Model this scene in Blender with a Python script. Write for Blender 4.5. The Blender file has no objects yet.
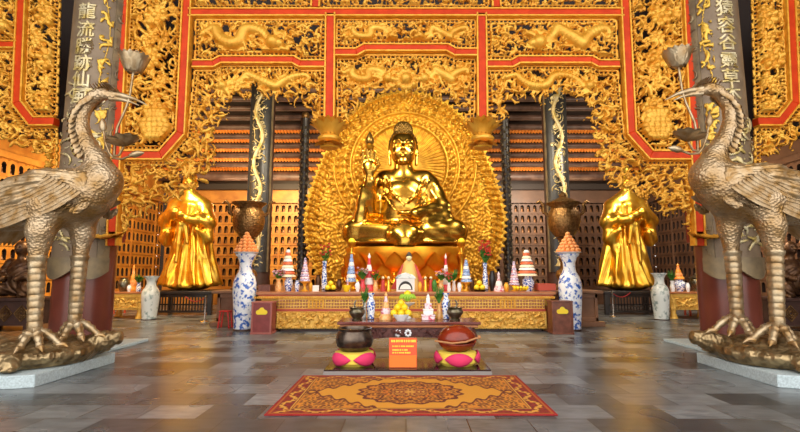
import bpy, math, random
import numpy as np
from mathutils import Vector
random.seed(11)
SC = bpy.context.scene
COL = SC.collection
PI = math.pi
# ------------------------------------------------------------------ camera
FPX = 465.0
TH = math.atan(0.1205)
CX = 406.0
CT, ST = math.cos(TH), math.sin(TH)
CAMZ = 1.5


def W(px, py, Y):
    """point of the hall seen at photo pixel (px, py) at distance Y"""
    a = (px - CX) / FPX
    b = (216.0 - py) / FPX
    t = Y / (CT - b * ST)
    return Vector((t * a, Y, CAMZ + t * (ST + b * CT)))


def proj(x, y, z):
    zc = y * CT + (z - CAMZ) * ST
    up = -y * ST + (z - CAMZ) * CT
    return CX + FPX * x / zc, 216 - FPX * up / zc


cam_d = bpy.data.cameras.new('camera')
cam = bpy.data.objects.new('camera', cam_d)
COL.objects.link(cam)
cam.location = (0, 0, CAMZ)
cam.rotation_euler = (PI / 2 + TH, 0, 0)
cam_d.sensor_width = 36
cam_d.lens = FPX / 800 * 36
cam_d.shift_x = -(CX - 400) / 800
cam_d.clip_end = 200
SC.camera = cam
SC.view_settings.view_transform = 'Standard'
SC.view_settings.look = 'None'
SC.view_settings.gamma = 1
SC.view_settings.use_curve_mapping = False


# ------------------------------------------------------------------ materials
def lin(c):
    if isinstance(c, str):
        c = [int(c[i:i + 2], 16) / 255 for i in (0, 2, 4)]
    return tuple((x / 12.92 if x <= 0.04045 else ((x + 0.055) / 1.055) ** 2.4) for x in c) + (1,)


def mat(name, c, rough=.5, metal=0., c2=None, scale=6., bump=0., bscale=40., thr=None, spec=.5, btype='noise', bdist=.02, detail=4):
    m = bpy.data.materials.new(name)
    m.use_nodes = True
    nt = m.node_tree
    bs = nt.nodes['Principled BSDF']
    bs.inputs['Base Color'].default_value = lin(c)
    bs.inputs['Roughness'].default_value = rough
    bs.inputs['Metallic'].default_value = metal
    bs.inputs['Specular IOR Level'].default_value = spec
    tc = nt.nodes.new('ShaderNodeTexCoord')
    if c2 is not None:
        n = nt.nodes.new('ShaderNodeTexNoise')
        n.inputs['Scale'].default_value = scale
        n.inputs['Detail'].default_value = detail
        nt.links.new(tc.outputs['Object'], n.inputs['Vector'])
        r = nt.nodes.new('ShaderNodeValToRGB')
        lo, hi = thr if thr else (.35, .65)
        r.color_ramp.elements[0].position = lo
        r.color_ramp.elements[1].position = hi
        r.color_ramp.elements[0].color = lin(c)
        r.color_ramp.elements[1].color = lin(c2)
        nt.links.new(n.outputs['Fac'], r.inputs['Fac'])
        nt.links.new(r.outputs['Color'], bs.inputs['Base Color'])
    if bump > 0:
        if btype == 'voronoi':
            n = nt.nodes.new('ShaderNodeTexVoronoi')
            out = 'Distance'
        else:
            n = nt.nodes.new('ShaderNodeTexNoise')
            out = 'Fac'
        n.inputs['Scale'].default_value = bscale
        nt.links.new(tc.outputs['Object'], n.inputs['Vector'])
        b = nt.nodes.new('ShaderNodeBump')
        b.inputs['Strength'].default_value = bump
        b.inputs['Distance'].default_value = bdist
        nt.links.new(n.outputs[out], b.inputs['Height'])
        nt.links.new(b.outputs['Normal'], bs.inputs['Normal'])
    return m


def attr_mat(name, rough=.6, bump=0., bscale=200., metal=0.):
    m = mat(name, 'ffffff', rough, metal, bump=bump, bscale=bscale)
    nt = m.node_tree
    a = nt.nodes.new('ShaderNodeAttribute')
    a.attribute_name = 'pattern'
    nt.links.new(a.outputs['Color'], nt.nodes['Principled BSDF'].inputs['Base Color'])
    return m


M = {}
M['lacquer_gold'] = mat('lacquer_gold', 'f0b644', .4, .35, c2='dc9626', scale=3.5, bump=.25, bscale=60)
M['gold_flat'] = mat('gold_flat', 'f0b43c', .45, .3, c2='dd9420', scale=8)
M['red_lacquer'] = mat('red_lacquer', 'd2400e', .5, 0, c2='bf340a', scale=4, spec=.2)
M['dark_red'] = mat('dark_red', '7a1d14', .5)
M['buddha_gold'] = mat('buddha_gold', 'd8ac4c', .24, 1., c2='c49638', scale=2.0, bump=.06, bscale=9)
M['statue_gold'] = mat('statue_gold', 'f2c450', .3, .95, c2='e2a630', scale=3.0, bump=.08, bscale=12)
M['aureole_gold'] = mat('aureole_gold', 'd9a838', .42, .6, c2='b07f22', scale=5, bump=.25, bscale=30)
M['pedestal_gold'] = mat('pedestal_gold', 'f0ae2e', .3, .8, c2='e08c1c', scale=3)
M['hair'] = mat('hair', '6e5428', .35, .9)
M['bronze'] = mat('bronze', 'bca586', .34, .6, c2='98733f', scale=3., bump=.5, bscale=26, btype='voronoi', bdist=.03)
M['bronze_plain'] = mat('bronze_plain', 'bba888', .34, .65, c2='94744a', scale=6., bump=.2, bscale=40)
M['bronze_wing'] = mat('bronze_wing', 'b8a07e', .36, .6, c2='98733f', scale=7., bump=.15, bscale=60)
M['bronze_turtle'] = mat('bronze_turtle', 'b09870', .36, .75, c2='6f5838', scale=7., bump=.6, bscale=14, btype='voronoi', bdist=.04)
M['dark_bronze'] = mat('dark_bronze', '6a4a2e', .38, .6, c2='4a3020', scale=8., bump=.3, bscale=30)
M['urn_bronze'] = mat('urn_bronze', 'a07a48', .35, .8, c2='6f4f2c', scale=14., bump=.6, bscale=22, btype='voronoi')
M['censer_bronze'] = mat('censer_bronze', '8a8270', .3, .85, c2='5a5038', scale=9.)
M['bell_metal'] = mat('bell_metal', '6a5c50', .26, .75, c2='463a32', scale=9.)
M['pillar_wood'] = mat('pillar_wood', '74382a', .28, 0, c2='602c20', scale=1.4, bump=.04, bscale=12)
M['board_wood'] = mat('board_wood', '8c7860', .5, .15, c2='7a6650', scale=4)
M['board_edge'] = mat('board_edge', '94805e', .45, .3, c2='75654e', scale=4)
M['silver_gilt'] = mat('silver_gilt', 'd6c8a2', .4, .4, c2='c9ae62', scale=6)
M['board_gold'] = mat('board_gold', 'e2b648', .4, .45)
M['dark_board'] = mat('dark_board', '2c2a2c', .35, .1, c2='3a3836', scale=5)
M['dark_wood'] = mat('dark_wood', '4a2f26', .5, 0, c2='3a241d', scale=5)
M['beam_wood'] = mat('beam_wood', '6a4e42', .5, 0, c2='4a332b', scale=3)
M['black_wood'] = mat('black_wood', '221c1c', .35, 0, c2='2c2523', scale=6)
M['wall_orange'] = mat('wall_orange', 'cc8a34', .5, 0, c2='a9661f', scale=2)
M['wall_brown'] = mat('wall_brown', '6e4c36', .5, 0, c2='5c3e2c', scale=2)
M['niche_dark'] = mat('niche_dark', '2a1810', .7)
M['figure'] = mat('figure', '86562a', .45, .3, c2='6a4220', scale=9)
M['tile_orange'] = mat('tile_orange', 'f0963c', .6, 0, c2='e07f2a', scale=3)
M['ceiling_wood'] = mat('ceiling_wood', '2e2019', .6)
M['granite'] = mat('granite', 'c2d0d4', .5, 0, c2='a6b4b8', scale=40, bump=.2, bscale=60)
M['porcelain'] = mat('porcelain', 'eef0f2', .15)
M['porc_blue'] = mat('porc_blue', 'f2f4f8', .14, 0, c2='3a68c0', scale=10, thr=(.5, .6), detail=4)
M['porc_blue_small'] = mat('porc_blue_small', 'f0f3f8', .14, 0, c2='2a55b0', scale=26, thr=(.50, .56), detail=2)
M['porc_grey'] = mat('porc_grey', 'e4e8e4', .18, 0, c2='8fa09c', scale=7, thr=(.52, .66), detail=3)
M['altar_gold'] = mat('altar_gold', 'eec05e', .45, .25, c2='e0a844', scale=9)
M['altar_top'] = mat('altar_top', 'b8774a', .3, 0, c2='a5653c', scale=4)
M['altar_red'] = mat('altar_red', 'b9482e', .45)
M['platform_wood'] = mat('platform_wood', '8a6248', .42, 0, c2='7a543c', scale=3)
M['table_wood'] = mat('table_wood', '7a3c34', .16, 0, c2='643028', scale=5)
M['table_carve'] = mat('table_carve', '6c3c34', .4, 0, c2='4f2a26', scale=12)
M['slab_black'] = mat('slab_black', '3a2822', .1, 0, c2='2e1f1b', scale=3)
M['slab_edge'] = mat('slab_edge', '8d8783', .3)
M['box_red'] = mat('box_red', '8c3a36', .4, 0, c2='7c302c', scale=6)
M['box_frame'] = mat('box_frame', 'a25a50', .4)
M['box_brown'] = mat('box_brown', '7e4632', .35, 0, c2='62321f', scale=7)
M['emblem'] = mat('emblem', 'f6d428', .4)
M['yellow_cloth'] = mat('yellow_cloth', 'f2d82a', .7)
M['pink'] = mat('pink', 'd83264', .75)
M['cushion_yellow'] = mat('cushion_yellow', 'ecd04e', .75)
M['fish_wood'] = mat('fish_wood', '8e2f16', .2, 0, c2='6e2410', scale=4)
M['stick'] = mat('stick', 'b07a4a', .5)
M['sign_orange'] = mat('sign_orange', 'ee7a28', .5)
M['sign_board'] = mat('sign_board', 'e05a34', .5)
M['sign_text'] = mat('sign_text', 'ffe24a', .5)
M['white'] = mat('white', 'f2efe8', .5)
M['pinkwhite'] = mat('pinkwhite', 'f0d4d8', .45, 0, c2='d05a6c', scale=22, thr=(.52, .6))
M['lilac'] = mat('lilac', 'd9cbe0', .4, 0, c2='8a6a98', scale=30, thr=(.48, .6))
M['orange_fruit'] = mat('orange_fruit', 'f08a2a', .4, 0, c2='e6a246', scale=9)
M['peach'] = mat('peach', 'f0b070', .5, 0, c2='e07a30', scale=12)
M['yellow_fruit'] = mat('yellow_fruit', 'f6d21e', .4)
M['green_leaf'] = mat('green_leaf', '4e8a2e', .5, 0, c2='356d22', scale=20)
M['green_fruit'] = mat('green_fruit', '9cc42e', .4)
M['red_flower'] = mat('red_flower', 'e0352e', .5, 0, c2='f06a5a', scale=20)
M['cake'] = mat('cake', 'f0e2c0', .5)
M['cake_red'] = mat('cake_red', 'd6643a', .5)
M['wrap'] = mat('wrap', 'f2c888', .3, 0, c2='f0a050', scale=18)
M['blue_glass'] = mat('blue_glass', 'b8cbe8', .2, 0, c2='5a78b4', scale=30)
M['can_red'] = mat('can_red', 'd8414a', .3)
M['skin_gold'] = mat('skin_gold', 'e8d8a8', .4)
M['robe_gold'] = mat('robe_gold', 'd8b060', .45, .2)
M['robe_red'] = mat('robe_red', 'b83a30', .6)
M['steel'] = mat('steel', 'b8b0a8', .25, .9)
M['rope_red'] = mat('rope_red', 'a8242a', .7)
M['plastic_red'] = mat('plastic_red', 'd8302c', .35)
M['ink'] = mat('ink', '2a2420', .6)


# ------------------------------------------------------------------ object helpers
def worldloc(o):
    v = Vector((0, 0, 0))
    while o is not None:
        v = v + o.location
        o = o.parent
    return v


def tag(o, label, cat, group=None, kind=None):
    o['label'] = label
    if cat: o['category'] = cat
    if group: o['group'] = group
    if kind: o['kind'] = kind
    return o


def thing(name, loc, label, cat, group=None):
    o = bpy.data.objects.new(name, None)
    o.empty_display_size = .1
    COL.objects.link(o)
    o.location = loc
    return tag(o, label, cat, group)


def mesh_obj(name, v, f, m, parent=None, org=None, smooth=True, angle=40, bevel=0, solid=0, sub=0):
    v = np.asarray(v, dtype=np.float32).reshape(-1, 3)
    if parent is not None:
        o3 = worldloc(parent)
    else:
        o3 = Vector(org) if org is not None else Vector((0, 0, 0))
    v = v - np.array(o3[:], dtype=np.float32)
    me = bpy.data.meshes.new(name)
    if isinstance(f, np.ndarray):
        n = f.shape[1]
        me.vertices.add(len(v))
        me.vertices.foreach_set('co', v.ravel())
        me.loops.add(f.size)
        me.loops.foreach_set('vertex_index', f.astype(np.int32).ravel())
        me.polygons.add(len(f))
        me.polygons.foreach_set('loop_start', np.arange(0, f.size, n, dtype=np.int32))
        me.update(calc_edges=True)
        me.validate()
    else:
        me.from_pydata(v.tolist(), [], f)
        me.update()
    me.materials.append(M[m] if isinstance(m, str) else m)
    if smooth:
        me.polygons.foreach_set('use_smooth', np.ones(len(me.polygons), dtype=bool))
        if angle: me.set_sharp_from_angle(angle=math.radians(angle))
    o = bpy.data.objects.new(name, me)
    COL.objects.link(o)
    if parent is not None:
        o.parent = parent
    else:
        o.location = o3
    if bevel:
        b = o.modifiers.new('bevel', 'BEVEL'); b.width = bevel; b.segments = 2; b.limit_method = 'ANGLE'
    if solid:
        s = o.modifiers.new('solidify', 'SOLIDIFY'); s.thickness = solid; s.offset = -1
    if sub:
        s = o.modifiers.new('subd', 'SUBSURF'); s.levels = sub; s.render_levels = sub
    return o


def copy_tree(o, parent=None, name=None):
    c = o.copy()
    COL.objects.link(c)
    if parent is not None:
        c.parent = parent
    for ch in [x for x in COL.objects if x.parent == o]:
        copy_tree(ch, c)
    return c


class MB:
    def __init__(s):
        s.v = []; s.f = []

    def add(s, v, f):
        n = len(s.v)
        s.v += [tuple(p) for p in v]
        s.f += [tuple(i + n for i in q) for q in f]
        return s

    def box(s, x0, x1, y0, y1, z0, z1):
        v = [(x, y, z) for z in (z0, z1) for y in (y0, y1) for x in (x0, x1)]
        return s.add(v, [(0, 2, 3, 1), (4, 5, 7, 6), (0, 1, 5, 4), (2, 6, 7, 3), (0, 4, 6, 2), (1, 3, 7, 5)])

    def cbox(s, c, d):
        return s.box(c[0] - d[0] / 2, c[0] + d[0] / 2, c[1] - d[1] / 2, c[1] + d[1] / 2, c[2], c[2] + d[2])

    def tube(s, pts, rads, n=10, flat=None, up=None):
        pts = [Vector(p) for p in pts]
        if not hasattr(rads, '__len__'): rads = [rads] * len(pts)
        v = []; f = []
        u = None
        for i, p in enumerate(pts):
            t = (pts[min(i + 1, len(pts) - 1)] - pts[max(i - 1, 0)])
            t = t.normalized() if t.length > 1e-9 else Vector((0, 0, 1))
            if u is None:
                u = Vector(up) if up is not None else (Vector((0, 0, 1)) if abs(t.z) < .9 else Vector((1, 0, 0)))
            u = u - t * u.dot(t)
            u.normalize()
            w = t.cross(u)
            fl = flat if flat else 1
            for k in range(n):
                a = 2 * PI * k / n
                v.append(p + u * math.cos(a) * rads[i] * fl + w * math.sin(a) * rads[i])
        for i in range(len(pts) - 1):
            for k in range(n):
                a = i * n + k; b = i * n + (k + 1) % n
                f.append((a, b, b + n, a + n))
        f.append(tuple(range(n - 1, -1, -1)))
        f.append(tuple(range((len(pts) - 1) * n, len(pts) * n)))
        return s.add(v, f)

    def lathe(s, prof, c=(0, 0, 0), n=24, sx=1, sy=1, wob=None):
        v = []; f = []
        for (r, z) in prof:
            for k in range(n):
                a = 2 * PI * k / n
                rr = r * (1 if wob is None else wob(a, z))
                v.append((c[0] + rr * math.cos(a) * sx, c[1] + rr * math.sin(a) * sy, c[2] + z))
        for i in range(len(prof) - 1):
            for k in range(n):
                a = i * n + k; b = i * n + (k + 1) % n
                f.append((a, b, b + n, a + n))
        f.append(tuple(range(n - 1, -1, -1)))
        f.append(tuple(range((len(prof) - 1) * n, len(prof) * n)))
        return s.add(v, f)

    def sph(s, c, r, sc=(1, 1, 1), n=12, m=8):
        prof = [(max(1e-4, r * math.sin(PI * i / m)), -r * math.cos(PI * i / m) * sc[2]) for i in range(m + 1)]
        return s.lathe(prof, c, n, sc[0], sc[1])

    def prism(s, poly, y0, y1):
        """polygon in (x, z) run from y0 to y1"""
        n = len(poly)
        ar = sum(poly[i][0] * poly[(i + 1) % n][1] - poly[(i + 1) % n][0] * poly[i][1] for i in range(n))
        if ar < 0: poly = poly[::-1]
        v = [(p[0], y0, p[1]) for p in poly] + [(p[0], y1, p[1]) for p in poly]
        f = [tuple(range(n)), tuple(range(2 * n - 1, n - 1, -1))]
        for i in range(n):
            j = (i + 1) % n
            f.append((i, i + n, j + n, j))
        return s.add(v, f)

    def strip(s, path, w, y0, y1, off=0.):
        """mitred band of width w along a path in (x, z)"""
        P = [np.array(p, float) for p in path]
        L = []; R = []
        for i in range(len(P)):
            d0 = P[i] - P[i - 1] if i > 0 else P[1] - P[0]
            d1 = P[i + 1] - P[i] if i < len(P) - 1 else d0
            d0 = d0 / np.linalg.norm(d0); d1 = d1 / np.linalg.norm(d1)
            n0 = np.array([-d0[1], d0[0]]); n1 = np.array([-d1[1], d1[0]])
            nn = n0 + n1; nn /= np.linalg.norm(nn)
            k = 1 / max(.4, nn.dot(n0))
            L.append(P[i] + nn * k * (off + w / 2)); R.append(P[i] + nn * k * (off - w / 2))
        for i in range(len(P) - 1):
            s.prism([tuple(L[i]), tuple(L[i + 1]), tuple(R[i + 1]), tuple(R[i])], y0, y1)
        return s

    def leaf(s, p0, d, up, ln, wd, curl=.2, n=6, cup=.35):
        """a cupped pointed petal or leaf with two faces"""
        p0 = Vector(p0); d = Vector(d).normalized(); up = Vector(up)
        up = (up - d * up.dot(d)).normalized(); sd = d.cross(up)
        v = []; f = []
        th = wd * .06
        for side in (1, -1):
            for i in range(n + 1):
                t = i / n
                w = wd * math.sin(PI * min(1, t * .93 + .07)) ** .8 * .5
                c = p0 + d * ln * t + up * curl * ln * t * t
                for j in (-1, 0, 1):
                    v.append(c + sd * w * j + up * (abs(j) * w * cup) + up * th * side)
        m = (n + 1) * 3
        for i in range(n):
            for j in range(2):
                a = i * 3 + j
                f.append((a, a + 1, a + 4, a + 3))
                f.append((m + a, m + a + 3, m + a + 4, m + a + 1))
        return s.add(v, f)

    def build(s, name, m, parent=None, org=None, **kw):
        return mesh_obj(name, s.v, s.f, m, parent, org, **kw)


# ------------------------------------------------------------------ distance-field bodies
def ell(P, c, r):
    c = tuple(c); r = tuple(r)
    qx = (P[0] - c[0]) / r[0]; qy = (P[1] - c[1]) / r[1]; qz = (P[2] - c[2]) / r[2]
    k0 = np.sqrt(qx * qx + qy * qy + qz * qz) + 1e-6
    k1 = np.sqrt((qx / r[0]) ** 2 + (qy / r[1]) ** 2 + (qz / r[2]) ** 2) + 1e-6
    return k0 * (k0 - 1) / k1


def cap(P, a, b, ra, rb):
    a = np.array(a[:], np.float32); b = np.array(b[:], np.float32)
    d = b - a
    L = float(d.dot(d)) + 1e-9
    t = np.clip(((P[0] - a[0]) * d[0] + (P[1] - a[1]) * d[1] + (P[2] - a[2]) * d[2]) / L, 0, 1)
    dx = P[0] - a[0] - t * d[0]; dy = P[1] - a[1] - t * d[1]; dz = P[2] - a[2] - t * d[2]
    return np.sqrt(dx * dx + dy * dy + dz * dz) - (ra + (rb - ra) * t)


def smin(a, b, k):
    h = np.clip(.5 + .5 * (b - a) / k, 0, 1)
    return b + (a - b) * h - k * h * (1 - h)


def smax(a, b, k):
    return -smin(-a, -b, k)


def chain(P, pts, rads, k=.05):
    d = None
    for i in range(len(pts) - 1):
        e = cap(P, pts[i], pts[i + 1], rads[i], rads[i + 1])
        d = e if d is None else smin(d, e, k)
    return d


def surface(fn, lo, hi, h):
    xs = [np.arange(lo[i], hi[i] + h, h, dtype=np.float32) for i in range(3)]
    P = np.meshgrid(*xs, indexing='ij')
    v = fn(P).astype(np.float32)
    ins = v < 0
    nx, ny, nz = v.shape
    acc = np.zeros((nx - 1, ny - 1, nz - 1, 3), np.float32)
    cnt = np.zeros((nx - 1, ny - 1, nz - 1), np.float32)
    sl = lambda o, n: slice(o, n - 1 + o)
    for ax in range(3):
        oth = [i for i in range(3) if i != ax]
        for o1 in (0, 1):
            for o2 in (0, 1):
                o = [0, 0, 0]; o[oth[0]] = o1; o[oth[1]] = o2
                p = [0, 0, 0]; p[:] = o; p[ax] = 1
                A = v[sl(o[0], nx), sl(o[1], ny), sl(o[2], nz)]
                B = v[sl(p[0], nx), sl(p[1], ny), sl(p[2], nz)]
                cr = (A < 0) != (B < 0)
                t = np.where(cr, A / np.where(np.abs(A - B) < 1e-9, 1, A - B), 0)
                for i in range(3):
                    acc[..., i] += np.where(cr, (t if i == ax else o[i]), 0)
                cnt += cr
    act = cnt > 0
    idx = -np.ones(act.shape, np.int64)
    idx[act] = np.arange(act.sum())
    ijk = np.argwhere(act).astype(np.float32)
    verts = (ijk + acc[act] / cnt[act][:, None]) * h + np.array(lo, np.float32)
    quads = []
    # x edges
    for ax in range(3):
        a1, a2 = [(1, 2), (2, 0), (0, 1)][ax]
        s0 = [slice(None)] * 3; s1 = [slice(None)] * 3
        for b in (a1, a2):
            s0[b] = slice(1, -1); s1[b] = slice(1, -1)
        s0[ax] = slice(0, -1); s1[ax] = slice(1, None)
        A = ins[tuple(s0)]; B = ins[tuple(s1)]
        cr = np.argwhere(A != B)
        if len(cr) == 0: continue
        flip = A[tuple(cr.T)]
        base = cr.copy(); base[:, a1] += 1; base[:, a2] += 1

        def g(d1, d2):
            q = base.copy(); q[:, a1] += d1; q[:, a2] += d2
            return idx[q[:, 0], q[:, 1], q[:, 2]]
        q = np.stack([g(-1, -1), g(0, -1), g(0, 0), g(-1, 0)], 1)
        q[~flip] = q[~flip][:, ::-1]
        quads.append(q)
    quads = np.concatenate(quads)
    quads = quads[(quads >= 0).all(1)]
    return verts, quads


def body(name, fn, lo, hi, h, m, parent=None, org=None, **kw):
    v, q = surface(fn, lo, hi, h)
    return mesh_obj(name, v, q, m, parent, org, angle=0, **kw)


# ------------------------------------------------------------------ carved relief
def inpoly(X, Z, poly):
    r = np.zeros(X.shape, bool)
    n = len(poly)
    for i in range(n):
        x0, z0 = poly[i]; x1, z1 = poly[(i + 1) % n]
        if z0 == z1: continue
        c = ((z0 > Z) != (z1 > Z)) & (X < (x1 - x0) * (Z - z0) / (z1 - z0) + x0)
        r ^= c
    return r


def segdist(X, Z, a, b):
    dx, dz = b[0] - a[0], b[1] - a[1]
    L = dx * dx + dz * dz + 1e-12
    t = np.clip(((X - a[0]) * dx + (Z - a[1]) * dz) / L, 0, 1)
    return np.hypot(X - a[0] - t * dx, Z - a[1] - t * dz), t * math.sqrt(L)


class Relief:
    def __init__(s, poly, h=.014, margin=.12):
        s.poly = poly; s.h = h
        xs = [p[0] for p in poly]; zs = [p[1] for p in poly]
        s.x0 = min(xs) - margin; s.z0 = min(zs) - margin
        s.nx = int((max(xs) - min(xs) + 2 * margin) / h) + 2
        s.nz = int((max(zs) - min(zs) + 2 * margin) / h) + 2
        s.H = np.zeros((s.nx, s.nz), np.float32)
        s.X, s.Z = np.meshgrid(s.x0 + np.arange(s.nx) * h, s.z0 + np.arange(s.nz) * h, indexing='ij')

    def stamp(s, x, z, r, base, k=1.3):
        i0 = max(0, int((x - r - s.x0) / s.h)); i1 = min(s.nx, int((x + r - s.x0) / s.h) + 2)
        j0 = max(0, int((z - r - s.z0) / s.h)); j1 = min(s.nz, int((z + r - s.z0) / s.h) + 2)
        if i1 <= i0 or j1 <= j0: return
        d2 = r * r - (s.X[i0:i1, j0:j1] - x) ** 2 - (s.Z[i0:i1, j0:j1] - z) ** 2
        sub = s.H[i0:i1, j0:j1]
        np.maximum(sub, np.where(d2 > 0, base + k * np.sqrt(np.maximum(d2, 0)), 0), out=sub)

    def stroke(s, pts, rads, base, k=1.3):
        for (x, z), r in zip(pts, rads):
            s.stamp(x, z, r, base, k)

    def scroll(s, x, z, a, ln, r, curl, base, R=random):
        n = max(6, int(ln / (r * .55)))
        ds = ln / n
        kk = curl
        pts = []; rd = []
        for i in range(n):
            t = i / n
            pts.append((x, z)); rd.append(max(.012, r * (.45 + .9 * math.sin(PI * min(1, t * 1.1 + .08))) * (1 - .45 * t)))
            a += kk * ds; kk *= 1 + 2.2 / n
            x += math.cos(a) * ds; z += math.sin(a) * ds
        s.stroke(pts, rd, base)
        s.stamp(x, z, r * .75, base + .01)

    def flower(s, x, z, r, base, n=6):
        a0 = random.random() * 6
        for k in range(n):
            a = a0 + 2 * PI * k / n
            for t in (.35, .55, .75):
                s.stamp(x + math.cos(a) * r * t, z + math.sin(a) * r * t, r * (.16 + .22 * t), base - .02 + .04 * t)
        s.stamp(x, z, r * .34, base + .03)

    def dragon(s, x0, x1, zc, amp, r, base, flip=1):
        n = 110
        d = 1 if x1 > x0 else -1
        L = abs(x1 - x0)
        for i in range(n):
            t = i / (n - 1)
            x = x0 + (x1 - x0) * t + .06 * math.sin(t * 17)
            z = zc + amp * math.sin(t * PI * 3.4 + .4) * flip
            rr = r * (.3 + .7 * math.sin(PI * min(1, .12 + t * .8)))
            s.stamp(x, z, rr * (1 if i % 3 else 1.12), base + .018 * (i % 3 == 0), 1.1)
            if i % 3 == 0:
                for q in (-1, 1):
                    s.scroll(x, z + q * rr * .8, PI / 2 * q + random.uniform(-.9, .9), r * random.uniform(1.2, 2.4), r * .3, random.uniform(-6, 6), base - .02)
        hx, hz = x1, zc + amp * math.sin(PI * 3.4 + .4) * flip
        s.stamp(hx, hz, r * 1.25, base + .04)
        s.stamp(hx + d * r * 1.1, hz - .02, r * .8, base + .05)
        for q in (-1, 1): s.stamp(hx + d * r * .5, hz + r * .7, r * .35, base + .14)
        for k in range(12):
            a = random.uniform(.4, PI * 2 - .4) + (0 if d > 0 else PI)
            s.scroll(hx + math.cos(a) * r * .8, hz + math.sin(a) * r * .8, a, r * 3.0, r * .3, random.uniform(-5, 5), base + .05)

    def fill(s, sp, r, seed, keep=1.0, bias=None, inset=.05):
        R = random.Random(seed)
        st = random.getstate(); random.seed(seed)
        nx = int(s.nx * s.h / sp) + 1; nz = int(s.nz * s.h / sp) + 1
        pts = [(s.x0 + (i + R.random()) * sp, s.z0 + (j + R.random()) * sp) for i in range(nx) for j in range(nz)]
        R.shuffle(pts)
        px = np.array([p[0] for p in pts]); pz = np.array([p[1] for p in pts])
        ok = inpoly(px, pz, s.poly)
        for (x, z), o in zip(pts, ok):
            if not o or R.random() > keep: continue
            a = (bias + R.gauss(0, .5) + (PI if R.random() < .5 else 0)) if bias is not None and R.random() < .75 else R.random() * 2 * PI
            q = R.random()
            if q < .62:
                s.scroll(x, z, a, R.uniform(5, 11) * r, r * R.uniform(.7, 1.15), R.choice((-1, 1)) * R.uniform(1, 5) * .04 / r, R.random() * min(.17, r * 5))
            elif q < .92:
                n = 10; ln = R.uniform(4, 7) * r; c = R.uniform(-3, 3)
                P = []; D = []
                for i in range(n):
                    t = i / (n - 1)
                    P.append((x + math.cos(a + c * t * .4) * ln * t, z + math.sin(a + c * t * .4) * ln * t)); D.append(max(.012, r * 1.15 * math.sin(PI * (.1 + .86 * t))))
                s.stroke(P, D, R.random() * min(.18, r * 5.5))
            else:
                s.flower(x, z, r * R.uniform(2, 2.8), .05 + R.random() * .06)
        random.setstate(st)

    def finish(s, name, Y, m, parent, border=None, flags=None, bw=.075, dot=.09, solid=.05, wrap=None, open_edges=True, org=None, back=None):
        ins = inpoly(s.X, s.Z, s.poly)
        n = len(s.poly)
        flags = flags if flags is not None else [1] * n
        best = np.full(s.X.shape, 1e9); bt = np.zeros(s.X.shape); ball = np.full(s.X.shape, 1e9); bf = np.zeros(s.X.shape, bool)
        acc = 0
        for i in range(n):
            d, t = segdist(s.X, s.Z, s.poly[i], s.poly[(i + 1) % n])
            c = d < ball
            ball = np.where(c, d, ball); bf = np.where(c, bool(flags[i]), bf)
            if flags[i]:
                c = d < best
                best = np.where(c, d, best); bt = np.where(c, t + acc, bt)
            acc += math.hypot(s.poly[i][0] - s.poly[(i + 1) % n][0], s.poly[i][1] - s.poly[(i + 1) % n][1])
        H = s.H
        if open_edges:
            H = np.where(ins | ~bf, H, 0)
        else:
            H = np.where(ins, H, 0)
        if border:
            b = ins & (best < bw)
            u = best / bw
            prof = .05 + .035 * (u < .22) + .045 * (u > .8)
            hole = (u > .32) & (u < .72) & ((bt % dot) < dot * .5)
            H = np.where(b, np.where(hole, 0, prof), H)
        if back is not None:
            H = np.where(ins, np.maximum(H, back), H)
        keep = H > .004
        idx = -np.ones(H.shape, np.int64)
        q = keep[:-1, :-1] & keep[1:, :-1] & keep[1:, 1:] & keep[:-1, 1:]
        used = np.zeros(H.shape, bool)
        used[:-1, :-1] |= q; used[1:, :-1] |= q; used[1:, 1:] |= q; used[:-1, 1:] |= q
        idx[used] = np.arange(used.sum())
        ii, jj = np.nonzero(q)
        F = np.stack([idx[ii, jj], idx[ii + 1, jj], idx[ii + 1, jj + 1], idx[ii, jj + 1]], 1)
        V = np.stack([s.X[used], np.full(used.sum(), Y) - H[used], s.Z[used]], 1)
        if wrap is not None:
            V = wrap(s.X[used], H[used], s.Z[used])
        return mesh_obj(name, V, F, m, parent, org, angle=0, solid=solid)


def PXZ(pts, Y):
    return [(lambda w: (w.x, w.z))(W(p[0], p[1], Y)) for p in pts]


def mir(pts):
    return [(2 * CX - p[0], p[1]) for p in pts][::-1]
# ------------------------------------------------------------------ the setting
def struct(o):
    o['kind'] = 'structure'
    return o


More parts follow.
